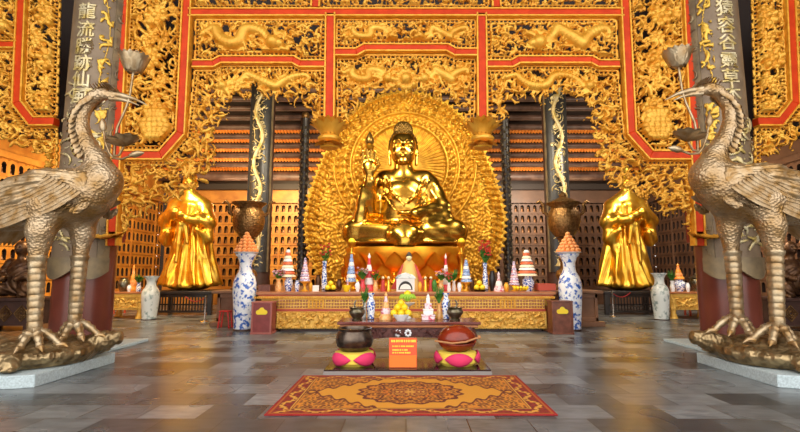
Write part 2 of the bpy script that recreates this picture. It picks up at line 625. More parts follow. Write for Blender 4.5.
def floor_material():
    m = bpy.data.materials.new('floor_marble'); m.use_nodes = True
    nt = m.node_tree; N = nt.nodes.new; L = nt.links.new
    bs = nt.nodes['Principled BSDF']
    tc = N('ShaderNodeTexCoord')
    br = N('ShaderNodeTexBrick'); br.offset = .5; br.squash = 1
    br.inputs['Scale'].default_value = 1
    br.inputs['Brick Width'].default_value = .62
    br.inputs['Row Height'].default_value = .5
    br.inputs['Mortar Size'].default_value = .006
    br.inputs['Color1'].default_value = lin('8a8e90'); br.inputs['Color2'].default_value = lin('34373a')
    br.inputs['Mortar'].default_value = lin('2c2a29'); br.inputs['Bias'].default_value = 0
    L(tc.outputs['Object'], br.inputs['Vector'])
    mp = N('ShaderNodeMapping'); mp.inputs['Scale'].default_value = (1.8, 4.5, 1); mp.inputs['Rotation'].default_value = (0, 0, .35)
    L(tc.outputs['Object'], mp.inputs['Vector'])
    n = N('ShaderNodeTexNoise'); n.inputs['Scale'].default_value = 2.2; n.inputs['Detail'].default_value = 3; n.inputs['Distortion'].default_value = .3
    L(mp.outputs['Vector'], n.inputs['Vector'])
    r = N('ShaderNodeValToRGB'); r.color_ramp.elements[0].position = .3; r.color_ramp.elements[1].position = .72
    r.color_ramp.elements[0].color = (.42, .42, .42, 1); r.color_ramp.elements[1].color = (1.3, 1.28, 1.26, 1)
    L(n.outputs['Fac'], r.inputs['Fac'])
    mx = N('ShaderNodeMix'); mx.data_type = 'RGBA'; mx.blend_type = 'MULTIPLY'; mx.inputs[0].default_value = .6
    L(br.outputs['Color'], mx.inputs[6]); L(r.outputs['Color'], mx.inputs[7])
    L(mx.outputs[2], bs.inputs['Base Color'])
    rr = N('ShaderNodeMapRange'); rr.inputs[3].default_value = .2; rr.inputs[4].default_value = .36
    n2 = N('ShaderNodeTexNoise'); n2.inputs['Scale'].default_value = .8; L(tc.outputs['Object'], n2.inputs['Vector']); L(n2.outputs['Fac'], rr.inputs[0]); L(rr.outputs[0], bs.inputs['Roughness'])
    return m


M['floor'] = floor_material()
XW, YB = 11.6, 22.0
o = struct(MB().box(-XW - 8, XW + 8, -6, YB + .6, -.2, 0).build('floor', 'floor'))

NICHE_T = 4.8
ROWS = [.75 + .5 * i for i in range(8)]
CW, CHH = .30, .5
figspots = {'left': [], 'right': [], 'back_left': [], 'back_right': []}


def arch_pts(w, z0, z1, n=7):
    r = w / 2; zc = z1 - r
    return [(-r, z0)] + [(r * math.cos(PI - PI * i / n), zc + r * 1.15 * math.sin(PI * i / n)) for i in range(n + 1)] + [(r, z0)]


def niche_wall(name, ox, oy, ux, uy, nx, ny, ncol, key, m, top):
    """wall of arched niches; u runs along the wall, n points into the hall"""
    b = MB(); bk = MB()
    P = lambda u, d, z: (ox + ux * u - nx * d, oy + uy * u - ny * d, z)
    ap = arch_pts(CW * .54, .09, .41)
    k = len(ap)
    # outer boundary points matching the arch points
    hw = CW / 2
    op = [(-hw, .0)]
    for (x, z) in ap[1:-1]:
        a = math.atan2(z - .26, x)
        s = min(hw / max(1e-6, abs(math.cos(a))), .25 / max(1e-6, abs(math.sin(a))))
        op.append((max(-hw, min(hw, s * math.cos(a))), max(0, min(.5, .25 + s * math.sin(a)))))
    op.append((hw, 0))
    op[2 - 1] = (-hw, max(.2, op[1][1]));
    for z in ROWS:
        for c in range(ncol):
            u0 = (c + .5) * CW
            v = [P(u0 + x, 0, z + zz) for x, zz in op] + [P(u0 + x, 0, z + zz) for x, zz in ap] + [P(u0 + x, .2, z + zz) for x, zz in ap]
            f = [(i, i + 1, k + i + 1, k + i) for i in range(k - 1)] + [(k - 1, 0, k, 2 * k - 1)]
            b.add(v, f)
            # corners of the cell not reached by the ring
            b.add([P(u0 - hw, 0, z), P(u0 + hw, 0, z), P(u0 + hw, -.03, z), P(u0 - hw, -.03, z), P(u0 - hw, -.03, z + .035), P(u0 + hw, -.03, z + .035), P(u0 - hw, 0, z + .035), P(u0 + hw, 0, z + .035)],
                  [(0, 1, 2, 3), (3, 2, 5, 4), (4, 5, 7, 6)])
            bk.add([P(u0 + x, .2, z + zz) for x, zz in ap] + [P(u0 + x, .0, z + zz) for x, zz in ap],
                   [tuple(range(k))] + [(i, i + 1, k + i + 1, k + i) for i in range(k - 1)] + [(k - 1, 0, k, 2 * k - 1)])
            q = P(u0, .10, z + .09)
            figspots[key].append((q[0], q[1], q[2], (nx, ny)))
    L = ncol * CW
    # backing behind the shelf fronts, plinth, and the plain wall above
    def slab(u0, u1, d0, d1, z0, z1, bb):
        bb.add([P(u, d, z) for z in (z0, z1) for d in (d0, d1) for u in (u0, u1)],
               [(0, 1, 3, 2), (4, 6, 7, 5), (0, 4, 5, 1), (2, 3, 7, 6), (0, 2, 6, 4), (1, 5, 7, 3)])
    slab(0, L, -.06, .3, 0, .75, b)
    slab(0, L, 0.002, .3, NICHE_T - .05, top, b)
    slab(0, L, .24, .5, .7, NICHE_T, b)
    for c in range(0, ncol + 1, 6):
        slab(max(0, c * CW - .035), min(L, c * CW + .035), -.05, .02, .75, NICHE_T, b)
    slab(0, L, -.16, .02, NICHE_T - .04, NICHE_T + .14, b)
    w = struct(b.build(name, m, smooth=False))
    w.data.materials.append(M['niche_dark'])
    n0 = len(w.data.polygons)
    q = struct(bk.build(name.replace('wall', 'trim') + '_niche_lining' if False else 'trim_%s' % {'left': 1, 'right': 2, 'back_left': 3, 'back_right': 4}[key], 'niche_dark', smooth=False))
    return w


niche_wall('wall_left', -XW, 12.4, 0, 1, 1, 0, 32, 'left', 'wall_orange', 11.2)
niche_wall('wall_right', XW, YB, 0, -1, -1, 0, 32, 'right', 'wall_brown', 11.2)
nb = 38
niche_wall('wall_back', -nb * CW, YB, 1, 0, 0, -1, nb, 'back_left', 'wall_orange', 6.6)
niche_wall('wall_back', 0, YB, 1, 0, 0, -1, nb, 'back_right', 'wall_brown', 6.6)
# plain flanks of the hall nearer the front
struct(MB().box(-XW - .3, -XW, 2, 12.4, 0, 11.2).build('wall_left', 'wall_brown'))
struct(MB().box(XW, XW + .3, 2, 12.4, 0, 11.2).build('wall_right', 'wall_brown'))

# roof over the back aisle: purlins and ribbed tiles between them
rows_beam = [(112, 4), (121, 6), (131, 4), (140, 4), (149, 4), (158, 4), (167, 4)]
ZR0 = W(406, 186, YB).z
def roof_point(py):
    Y = YB - (186 - py) / 90 * 3.7
    return Y, W(406, py, Y).z
b = MB(); t_i = 10
edges = [(186, 180)] + [(172 - 9.4 * i, 172 - 9.4 * i - 4.5) for i in range(10)]
for i in range(5):
    ya, za = roof_point(170 - 9.4 * i); yb, zb = roof_point(170 - 9.4 * i - 7)
    n = 150
    v = []; f = []
    for k in range(n + 1):
        x = -XW + 2 * XW * k / n
        for jj in range(4):
            tt = jj / 3
            v.append((x, ya + (yb - ya) * tt, za + (zb - za) * tt + .0))
        pass
    # ribbed: each tile a half round
    v = []; f = []
    nt_ = 170
    for k in range(nt_ * 6 + 1):
        x = -XW + 2 * XW * k / (nt_ * 6)
        hgt = -.055 * abs(math.sin(PI * k / 6))
        v.append((x, ya, za + hgt)); v.append((x, yb, zb + hgt))
    for k in range(nt_ * 6):
        f.append((2 * k, 2 * k + 1, 2 * k + 3, 2 * k + 2))
    b.add(v, f)
struct(b.build('ceiling', 'tile_orange', smooth=True, angle=60))
for i in range(10):
    y, z = roof_point(173 - 9.4 * i)
    r = .12
    struct(MB().tube([(-XW, y, z - .05), (XW, y, z - .05)], r, 12).build('trim_%d' % (t_i + i), 'beam_wood'))
y, z = roof_point(178)
struct(MB().tube([(-XW, y - .35, z), (XW, y - .35, z)], .2, 16).build('trim_21', 'beam_wood'))
yt, zt = roof_point(170 - 9.4 * 10)
bb = MB()
bb.box(-XW, XW, YB - .2, YB + .3, 5.4, 6.9)
ya, za = roof_point(176)
bb.add([(-XW, ya, za + .35), (XW, ya, za + .35), (XW, yt, zt + .35), (-XW, yt, zt + .35)], [(0, 1, 2, 3)])
bb.box(-XW - .3, XW + .3, 3.2, yt + .4, 11.2, 11.5)
bb.box(-XW - .3, XW + .3, yt + .2, yt + .5, zt, 11.3)
bb.box(-XW - .3, XW + .3, YB + .3, YB + .6, 0, 11.3)
bb.box(-XW - .3, XW + .3, yt, YB + .6, 11.2, 11.5)
struct(bb.build('ceiling', 'ceiling_wood', smooth=False))

# dark sheets added behind the screens so the openwork gaps stay dark
bb = MB()
bb.box(-5.3, 5.3, 11, 11.15, 6.7, 11.2)
for sx in (-1, 1):
    bb.box(min(sx * 5.3, sx * 7.2), max(sx * 5.3, sx * 7.2), 11, 11.15, 4.3, 11.2)
    bb.box(min(sx * 7.2, sx * XW), max(sx * 7.2, sx * XW), 11, 11.15, 4.75, 11.2)
struct(bb.build('dark_backing', 'ceiling_wood', smooth=False))

# figures in the niches: the 300 nearest each an object, the rest one mass
fig = MB()
fig.lathe([(.001, 0), (.075, .0), (.082, .03), (.06, .07), (.05, .12), (.055, .16), (.02, .185), (.001, .19)], n=8, sy=.75)
fig.sph((0, 0, .215), .036, n=8, m=6)
fig.sph((0, 0, .252), .014, n=6, m=4)
fig_me = None
hid = [(200, 1000, 310, 500)]
allspots = []
for key, L in figspots.items():
    for (x, y, z, nrm) in L:
        px, py = proj(x, y, z + .12)
        if px < -6 or px > 806 or py < 120: continue
        if 312 < px < 500: continue            # behind the mandorla
        if py > 290 and 205 < px < 610: continue
        if abs(px - 79) < 36 or abs(px - 733) < 36: continue       # behind the pillars
        if abs(px - 255) < 12 or abs(px - 558) < 12: continue
        if 168 < px < 214 and py > 180: continue
        if 603 < px < 648 and py > 180: continue
        allspots.append((math.hypot(x, y), key, x, y, z, nrm))
allspots.sort()
FL = {'left': ('small dark seated figure in an arched niche of the left side wall', 'figures in the left side wall niches'),
      'right': ('small dark seated figure in an arched niche of the right side wall', 'figures in the right side wall niches'),
      'back_left': ('small dark seated figure in a niche of the back wall, left of the gold statue', 'figures in the left back wall niches'),
      'back_right': ('small dark seated figure in a niche of the back wall, right of the gold statue', 'figures in the right back wall niches')}
rest = MB()
for i, (d, key, x, y, z, nrm) in enumerate(allspots):
    if i < 300:
        if fig_me is None:
            o = fig.build('niche_figure', 'figure'); fig_me = o.data
        else:
            o = bpy.data.objects.new('niche_figure', fig_me); COL.objects.link(o)
        o.location = (x, y, z)
        tag(o, FL[key][0], 'figurine', FL[key][1])
    else:
        rest.add([(p[0] + x, p[1] + y, p[2] + z) for p in fig.v], fig.f)
if rest.v:
    o = rest.build('niche_figure', 'figure')
    tag(o, 'rows of small dark seated figures filling the farther niches of the back wall', 'figurines', None, 'stuff')

# ------------------------------------------------------------------ pillars and their boards
PXC, PYC, PR = 6.5, 9.5, .53
for sx in (-1, 1):
    o = MB().lathe([(PR + .14, 0), (PR + .14, .1), (PR + .05, .16), (PR, .2), (PR, 10.9)], (sx * PXC, PYC, 0), 48).build('pillar', 'pillar_wood')
    struct(o)


def text_mesh(ch, size):
    cu = bpy.data.curves.new('t', 'FONT'); cu.body = ch; cu.size = size; cu.align_x = 'CENTER'; cu.align_y = 'CENTER'
    cu.extrude = size * .05; cu.offset = size * .012; cu.bevel_depth = 0
    cu.resolution_u = 3
    ob = bpy.data.objects.new('t', cu); COL.objects.link(ob)
    dg = bpy.context.evaluated_depsgraph_get()
    me = bpy.data.meshes.new_from_object(ob.evaluated_get(dg))
    v = [tuple(p.co) for p in me.vertices]; f = [tuple(p.vertices) for p in me.polygons]
    bpy.data.objects.remove(ob); bpy.data.curves.remove(cu); bpy.data.meshes.remove(me)
    return v, f


def couplet(sx):
    side = 'left' if sx < 0 else 'right'
    R = PR + .055
    yc = PYC
    root = thing('couplet_board', (sx * PXC, yc, 1.6),
                 'tall curved brown board of raised characters on the %s front pillar, behind the crane' % side, 'signboard', None)

    def wrap(u, hh, z):
        ph = u / R
        return np.stack([sx * PXC - sx * (R + hh) * np.sin(ph), yc - (R + hh) * np.cos(ph), z], 1)
    # u grows towards the middle of the hall
    d = PI / 180
    Z0, Z1 = 1.62, 10.6

    def plate(name, a0, a1, z0, z1, r0, r1, m, na=24, scal=0):
        v = []; f = []
        for i in range(na + 1):
            a = a0 + (a1 - a0) * i / na
            zz = z0 - scal * abs(math.sin(PI * 2 * i / na)) if scal else z0
            for (r, z) in ((r0, zz), (r1, zz), (r1, z1), (r0, z1)):
                v.append((sx * PXC - sx * r * math.sin(a), yc - r * math.cos(a), z))
        for i in range(na):
            for j in range(4):
                p = i * 4 + j; q = i * 4 + (j + 1) % 4
                f.append((p, q, q + 4, p + 4))
        f += [(0, 1, 2, 3), tuple(na * 4 + k for k in (3, 2, 1, 0))]
        return mesh_obj(name, v, f, m, root)
    plate('board', -50 * d, 71 * d, Z0, Z1, PR + .005, R, 'board_wood', 30, .16)
    plate('border', 50 * d, 71 * d, Z0, Z1, R, R + .035, 'board_edge', 8)
    plate('border', -50 * d, 71 * d, Z0 - .1, Z0 + .16, R, R + .05, 'board_edge', 24, .16)
    # scrolls on the borders
    for a0, a1, rr in ((51, 70, R), ):
        poly = [(a0 * d * R, Z0 + .2), (a1 * d * R, Z0 + .2), (a1 * d * R, Z1 - .1), (a0 * d * R, Z1 - .1)]
        rl = Relief(poly, .014, .02)
        z = Z0 + .4
        um = (a0 + a1) / 2 * d * R
        rl.stroke([(um + .07 * math.sin(i * .05 * 5.07), Z0 + .3 + i * .02) for i in range(int((Z1 - Z0 - .5) / .02))], [.014] * 2000, 0)
        k = 0
        while z < Z1 - .3:
            um = (a0 + a1) / 2 * d * R
            for dd in (-1, 1):
                rl.scroll(um, z + .1 * dd, PI / 2 * dd + .8 * ((k % 2) * 2 - 1), .55, .022, dd * 5. * ((k % 2) * 2 - 1), 0)
            z += .62; k += 1
        v0 = rl
        rl.finish('border_scroll', 0, 'board_edge', root, solid=.01, wrap=lambda u, hh, z: wrap(u, hh * 1.0 + .034, z))
    # raised characters
    chars = '龍流勝跡仙風' if sx < 0 else '猿容谷靈草木'
    ucol = (.02 if sx < 0 else 0.05) * R
    ucol = (0 if sx < 0 else 0) * d * R
    pys = [12, 30, 47, 64, 80, 97] if sx < 0 else [9, 26, 43, 61, 78, 94]
    for ch, py in zip(chars, pys):
        z = W(80, py, 8.9).z
        v, f = text_mesh(ch, .36)
        v = np.array(v, np.float32)
        uu = v[:, 0] * (1 if sx < 0 else -1) + ucol
        V = wrap(uu, v[:, 2] + .012, v[:, 1] + z)
        if sx < 0: f = f
        mesh_obj('character', V, f, 'silver_gilt', root, angle=30)
    # gilded cloud-and-dragon relief beside the characters
    poly = [(25 * d * R, 3.6), (48 * d * R, 3.6), (48 * d * R, Z1 - .1), (25 * d * R, Z1 - .1)]
    rl = Relief(poly, .014, .05)
    random.seed(5 if sx < 0 else 9)
    z = 3.8; k = 0
    rl.stroke([(37 * d * R + .06 * math.sin(i * .06), 3.7 + i * .02) for i in range(340)], [.018] * 340, 0)
    while z < Z1 - .3:
        um = random.uniform(29, 44) * d * R
        for q in range(5):
            rl.scroll(um + random.uniform(-.1, .1), z + random.uniform(-.08, .08), random.uniform(0, 6), random.uniform(.2, .42), .035, random.uniform(-8, 8), 0)
        z += random.uniform(.38, .6)
    rl.finish('gilded_relief', 0, 'board_gold', root, solid=.01, wrap=lambda u, hh, z: wrap(u, hh * .8, z))
    # carved waves low on the board
    poly = [(-49 * d * R, 1.9), (52 * d * R, 1.9), (52 * d * R, 5.3 if sx < 0 else 4.6), (-49 * d * R, 5.3 if sx < 0 else 4.6)]
    rl = Relief(poly, .014, .05)
    for i in range(62):
        rl.scroll(random.uniform(-46, 45) * d * R, random.uniform(2.0, poly[2][1]), random.uniform(-.5, .5) + (PI if random.random() < .5 else 0), random.uniform(.3, .6), .03, random.uniform(-4, 4), 0)
    rl.finish('wave_relief', 0, 'silver_gilt', root, solid=.01, wrap=lambda u, hh, z: wrap(u, hh * .8, z))


couplet(-1); couplet(1)

# ------------------------------------------------------------------ the carved and gilded screens
YS = 9.3
TOPY = -14


def X2(pts, side):
    return pts if side < 0 else mir(pts)


def bars(parent, paths, wpx=7.5, name='red_rail', mold=True):
    for p in paths:
        q = PXZ(p, YS)
        w = wpx / 49.
        MB().strip(q, w, YS - .10, YS + .08).build(name, 'red_lacquer', parent, bevel=.012)
        if mold:
            g = MB()
            g.strip(q, .035, YS - .125, YS + .06, w / 2 + .012)
            g.strip(q, .035, YS - .125, YS + .06, -w / 2 - .012)
            g.build('gilt_moulding', 'gold_flat', parent, bevel=.008)


def panel(parent, pts, seed, flags=None, name='carved_panel', sp=.098, r=.032, bias=None, deco=None, bw=.085, border=True, margin=.12, fill=1.0):
    q = PXZ(pts, YS)
    rl = Relief(q, .0135, margin)
    rl.fill(sp, r, seed, fill, bias)
    if deco: deco(rl)
    return rl.finish(name, YS + .05, 'lacquer_gold', parent, border, flags, bw)


cs = thing('carved_screen', (0, YS, 2.0), 'huge gilded openwork screen of three arches in red frames, spanning between the two front pillars', 'carved screen')

for sd in (-1, 1):
    bars(cs, [X2([(127.5, TOPY), (126.5, 0), (114.5, 246)], sd)], 8, 'red_post')
    bars(cs, [X2([(189.5, TOPY), (189, 0), (182.5, 134), (163, 156), (123, 156)], sd)])
    bars(cs, [X2([(194, 65.5), (215, 65.5), (222, 61.5), (294, 61.5), (301, 65.5), (327, 65.5)], sd)], 6.0)
    bars(cs, [X2([(331, 15), (330, 126)], sd)], 8, 'red_post')
    bars(cs, [X2([(317.5, TOPY), (316, 9)], sd)], 7, 'red_post')
bars(cs, [[(190, 14.5), (622, 14.5)]], 6.5)
bars(cs, [[(335, 54), (357, 54), (365, 49.5), (447, 49.5), (455, 54), (477, 54)]], 6.0)


def vertical_deco(px0, px1):
    def fn(rl):
        random.seed(int(px0))
        for py, rr in ((18, .24), (40, .17), (60, .25), (84, .16), (106, .2)):
            w = W((px0 + px1) / 2 + random.uniform(-5, 5), py, YS)
            rl.flower(w.x, w.z, rr, .11, 7)
            for k in range(3):
                a = random.uniform(0, 6.28)
                rl.scroll(w.x + math.cos(a) * rr, w.z + math.sin(a) * rr, a, .5, .045, random.uniform(-4, 4), .09)
        w0 = W((px0 + px1) / 2, 120, YS); w1 = W((px0 + px1) / 2, 10, YS)
        n = 80
        rl.stroke([(w0.x + .1 * math.sin(i * .25), w0.z + (w1.z - w0.z) * i / n) for i in range(n)], [.04] * n, .05)
        # vase of the bouquet
        for py, rr in ((137, .14), (132, .2), (127, .24), (122, .2), (117, .13), (113, .17)):
            w = W((px0 + px1) / 2, py, YS)
            for d in (-1, -.5, 0, .5, 1): rl.stamp(w.x + d * rr, w.z, .1, .09)
    return fn


def dragon_deco(px0, px1, py, r, fl=1, amp=.16):
    def fn(rl):
        a = W(px0, py, YS); b = W(px1, py, YS)
        random.seed(int(px0 + px1))
        rl.dragon(a.x, b.x, a.z, amp, r, .1, fl)
    return fn


for sd in (-1, 1):
    s = 0 if sd < 0 else 100
    m = lambda p: p if sd < 0 else 2 * CX - p
    fl = lambda f: f if sd < 0 else f[:-1][::-1] + f[-1:]
    panel(cs, X2([(133, TOPY), (184, TOPY), (183.5, 0), (177.5, 131), (160, 150), (124, 150), (131.5, 0)], sd), 21 + s, None, deco=vertical_deco(m(157), m(157)), sp=.102, bias=PI / 2)
    panel(cs, X2([(196, 20), (325.5, 20), (325, 60.5), (302, 60.5), (295, 56.5), (221, 56.5), (214, 60.5), (195.5, 60.5)], sd), 22 + s, deco=dragon_deco(m(205), m(275), 38, .125), bias=0)
    panel(cs, X2([(193, TOPY), (312, TOPY), (311, 9.5), (192.5, 9.5)], sd), 24 + s, bias=0)
    # the arched fretwork with its hanging bracket
    pts = [(195, 71), (214, 71), (222, 66.5), (294, 66.5), (301, 71), (325, 71), (324, 124), (317, 121), (309, 111), (300, 101), (287, 96), (262, 94),
           (242, 96), (229, 101), (219, 110), (222, 122), (219, 136), (213, 150), (212, 168), (205, 180), (194, 189), (180, 195), (165, 201), (150, 208), (138, 214), (127, 222),
           (119, 240), (122, 161), (166, 161), (188, 137)]
    flg = [1, 1, 1, 1, 1, 1] + [0] * 20 + [1, 1, 1, 1]
    P = X2(pts, sd)
    if sd > 0: flg = flg[:-1][::-1] + flg[-1:]
    panel(cs, P, 23 + s, flg, 'arch_fretwork', sp=.09, r=.032, deco=dragon_deco(m(310), m(225), 82, .085, amp=.12), margin=.25)
panel(cs, [(337, 20), (475, 20), (475, 48.5), (456, 48.5), (448, 44.5), (364, 44.5), (356, 48.5), (337, 48.5)], 31, deco=lambda rl: (dragon_deco(345, 392, 34, .075, amp=.1)(rl), dragon_deco(467, 420, 34, .075, amp=.1)(rl)), bias=0)
panel(cs, [(323, TOPY), (489, TOPY), (488, 9.5), (324, 9.5)], 32, bias=0)


def boss(rl):
    w = W(406, 82, YS)
    rl.flower(w.x, w.z, .24, .14, 10)
    rl.stamp(w.x, w.z, .13, .2)
    dragon_deco(345, 388, 76, .09, amp=.1)(rl)
    dragon_deco(467, 424, 76, .09, amp=.1)(rl)


cp = [(337, 59.5), (357, 59.5), (366, 55.5), (406, 55.5), (446, 55.5), (455, 59.5), (475, 59.5), (474, 124), (468, 120), (461, 110), (452, 102), (440, 96), (424, 92), (406, 90), (388, 92), (372, 96), (360, 102), (351, 110), (344, 120), (338, 124)]
panel(cs, cp, 33, [1] * 7 + [0] * 12 + [1], 'arch_fretwork', sp=.09, r=.032, deco=boss, margin=.25)

# hanging lotus pendants and the scroll feet of the posts
for sd in (-1, 1):
    c = W(330 if sd < 0 else 482, 127, YS)
    p = MB()
    s = 1 / 49.
    cx, cz = c.x, c.z
    p.lathe([(.001, -.46), (.17, -.46), (.2, -.43), (.1, -.38), (.12, -.35), (.2, -.33), (.24, -.29), (.24, -.24), (.2, -.2), (.14, -.17), (.12, .05), (.001, .05)], (cx, YS - .02, cz), 20)
    for k in range(12):
        a = 2 * PI * k / 12
        dv = Vector((math.cos(a), math.sin(a), 0))
        p.leaf(Vector((cx, YS - .02, cz - .18)) + dv * .16, dv * .6 + Vector((0, 0, 1)), Vector((0, 0, 1)) - dv, .34, .17, -.3)
        p.leaf(Vector((cx, YS - .02, cz - .04)) + dv * .1, dv * .45 + Vector((0, 0, 1)), Vector((0, 0, 1)) - dv, .26, .15, -.25)
    for k in range(8):
        a = 2 * PI * k / 8
        dv = Vector((math.cos(a), math.sin(a), 0))
        p.leaf(Vector((cx, YS - .02, cz - .33)) + dv * .1, dv + Vector((0, 0, -.6)), Vector((0, 0, 1)) + dv, .22, .16, .2)
    p.build('pendant', 'lacquer_gold', cs)
    w = W(112 if sd < 0 else 700, 241, YS)
    q = MB()
    for k in range(7):
        t = (k - 3) / 3
        q.leaf((w.x - sd * .04 + t * .12, YS - .06, w.z + .14), (t * .55 - sd * .12, -.55, -.6 + .1 * abs(t)), (0, -1, .5), .3, .19, .45, 7)
    q.cbox((w.x - sd * .02, YS - .02, w.z + .1), (.3, .16, .08))
    q.build('scroll_foot', 'lacquer_gold', cs)
# dark red backing posts tying the screen to the pillars
for sd in (-1, 1):
    MB().box(min(sd * 5.955, sd * 5.8), max(sd * 5.955, sd * 5.8), YS + .085, YS + .3, 2.1, 9.9).build('backing_post', 'dark_red', cs)

for sd in (-1, 1):
    side = 'left' if sd < 0 else 'right'
    ns = thing('carved_screen', (sd * 8.6, YS, 4.), 'gilded openwork screen in red frames outside the %s pillar, cut by the photo edge' % side, 'carved screen')
    m = lambda p: p if sd < 0 else 2 * CX - p
    bars(ns, [X2([(26, TOPY), (25, 0), (20.5, 104), (35, 122.5), (57, 122.5)], sd)])
    bars(ns, [X2([(-60, 46.5), (20, 46.5)], sd)], 6.0)
    panel(ns, X2([(31, TOPY), (61, TOPY), (60, 0), (57, 116), (38, 116), (26, 101), (30.5, 0)], sd), 41 + sd, deco=vertical_deco(m(46), m(46)), sp=.102, bias=PI / 2)
    panel(ns, X2([(-70, TOPY), (20.5, TOPY), (19.5, 0), (18, 42), (-66, 42)], sd), 43 + sd, deco=dragon_deco(m(-60), m(8), 22, .11), bias=0)
    pts = [(-66, 51), (17, 51), (15, 106), (32, 128), (57, 128), (57, 172), (52, 166), (44, 154), (33, 150), (20, 144), (8, 138), (-10, 132), (-40, 122), (-66, 118)]
    flg = [1, 1, 1, 1, 1] + [0] * 8 + [1]
    if sd > 0: flg = flg[:-1][::-1] + flg[-1:]
    panel(ns, X2(pts, sd), 45 + sd, flg, 'arch_fretwork', sp=.09, r=.032, margin=.2)
# ------------------------------------------------------------------ inner columns
def dragon_relief(poly, seed, r=.05, sp=.13, h=.014):
    rl = Relief(poly, h, .03)
    random.seed(seed)
    zs = [p[1] for p in poly]; xs = [p[0] for p in poly]
    z = min(zs) + .3; um = (min(xs) + max(xs)) / 2; w = (max(xs) - min(xs)) / 2
    n = int((max(zs) - min(zs)) / .03)
    for i in range(n):
        zz = min(zs) + .03 * i
        u = um + w * .45 * math.sin(zz * 3.1)
        rl.stamp(u, zz, r * (1 if i % 2 else 1.15), .02)
        if i % 3 == 0:
            rl.scroll(u, zz, random.uniform(0, 6.28), random.uniform(.25, .55), r * .45, random.uniform(-7, 7), .0)
            rl.scroll(um + random.uniform(-w, w) * .8, zz, random.uniform(0, 6.28), random.uniform(.25, .5), r * .4, random.uniform(-7, 7), .0)
    return rl


for sx in (-1, 1):
    side = 'left' if sx < 0 else 'right'
    cx = W(258 if sx < 0 else 559, 272, 17.6).x
    R = .43
    struct(MB().lathe([(R + .12, 0), (R + .12, .12), (R, .2), (R, 9.6)], (cx, 17.6, 0), 36).build('pillar', 'dark_wood'))
    root = thing('couplet_board', (cx, 17.6, 1.4), 'dark curved board with a silvery dragon on the pillar behind the %s tall blue vase' % side, 'signboard')
    Rb = R + .05

    def wrapc(u, hh, z, cx=cx, Rb=Rb):
        ph = u / Rb
        return np.stack([cx + (Rb + hh) * np.sin(ph), 17.6 - (Rb + hh) * np.cos(ph), z], 1)

    def cplate(name, a0, a1, r0, r1, z0, z1, m, na=16):
        v = []; f = []
        for i in range(na + 1):
            a = a0 + (a1 - a0) * i / na
            for (r, z) in ((r0, z0), (r1, z0), (r1, z1), (r0, z1)):
                v.append((cx + r * math.sin(a), 17.6 - r * math.cos(a), z))
        for i in range(na):
            for j in range(4):
                p = i * 4 + j; q = i * 4 + (j + 1) % 4
                f.append((p, p + 4, q + 4, q))
        f += [(0, 1, 2, 3)[::-1], tuple(na * 4 + k for k in (0, 1, 2, 3))]
        mesh_obj(name, v, f, m, root)
    a = 62 * PI / 180
    cplate('board', -a, a, R + .005, Rb, 1.5, 9.4, 'dark_board')
    for s2 in (-1, 1):
        cplate('border', min(s2 * a, s2 * (a - .16)), max(s2 * a, s2 * (a - .16)), Rb, Rb + .03, 1.5, 9.4, 'board_edge' if s2 == -sx else 'dark_board', 5)
    rl = dragon_relief([(-.30, 1.7), (.30, 1.7), (.30, 9.3), (-.30, 9.3)], 60 + sx, .065)
    rl.finish('dragon_relief', 0, 'silver_gilt', root, solid=.01, wrap=wrapc)
    # slender carved posts beside the mandorla
    cx2 = W(302 if sx < 0 else 508, 250, 18.4).x
    y2 = 18.4
    zt = W(300, 122, y2).z
    t = thing('carved_post', (cx2, y2, 0), 'slender dark carved post between the %s dragon pillar and the golden mandorla' % side, 'post')
    MB().lathe([(.3, 0), (.3, .15), (.2, .25), (.17, .4), (.17, zt), (.2, zt + .05), (.2, zt + .12)], (cx2, y2, 0), 20).build('shaft', 'black_wood', t)
    pv = MB()
    for k in range(40):
        z = .5 + (zt - .6) * k / 40
        for j in range(3):
            an = PI / 2 + PI * (j - 1) * .38 + (.3 if k % 2 else -.3) - PI
            pv.sph((cx2 + .165 * math.cos(an), y2 + .165 * math.sin(an), z), .055, (1, 1, 1.25), 6, 4)
    pv.build('carving', 'censer_bronze', t)
    kb = MB(); kb.sph((cx2, y2, zt + .26), .17, (1, 1, 1.1), 14, 8)
    kb.build('finial', 'urn_bronze', t)

# ------------------------------------------------------------------ platform, pedestal, statue and mandorla
PTZ = W(406, 290, 13.1).z - .02
xl, xr = W(213, 300, 13.1).x, W(602, 300, 13.1).x
pf = thing('altar_platform', (0, 15.5, 0), 'long brown wooden platform carrying the large seated golden statue', 'platform')
b = MB().box(xl + .1, xr - .1, 13.2, 17.9, .12, PTZ - .08)
b.build('body', 'platform_wood', pf)
MB().box(xl - .05, xr + .05, 13.08, 18.0, PTZ - .08, PTZ).build('top', 'platform_wood', pf, bevel=.015)
MB().box(xl - .05, xr + .05, 13.05, 18.0, 0, .14).build('base', 'platform_wood', pf, bevel=.015)
for i in range(12):
    x0 = xl + .1 + (xr - xl - .2) * i / 12; x1 = xl + .1 + (xr - xl - .2) * (i + 1) / 12
    b = MB()
    for (a, c, e, g) in ((x0, x0 + .08, .14, PTZ - .08), (x1 - .08, x1, .14, PTZ - .08), (x0, x1, .14, .24), (x0, x1, PTZ - .2, PTZ - .08)):
        b.box(a, c, 13.14, 13.2, e, g)
    b.build('panel_frame', 'platform_wood', pf, bevel=.008)

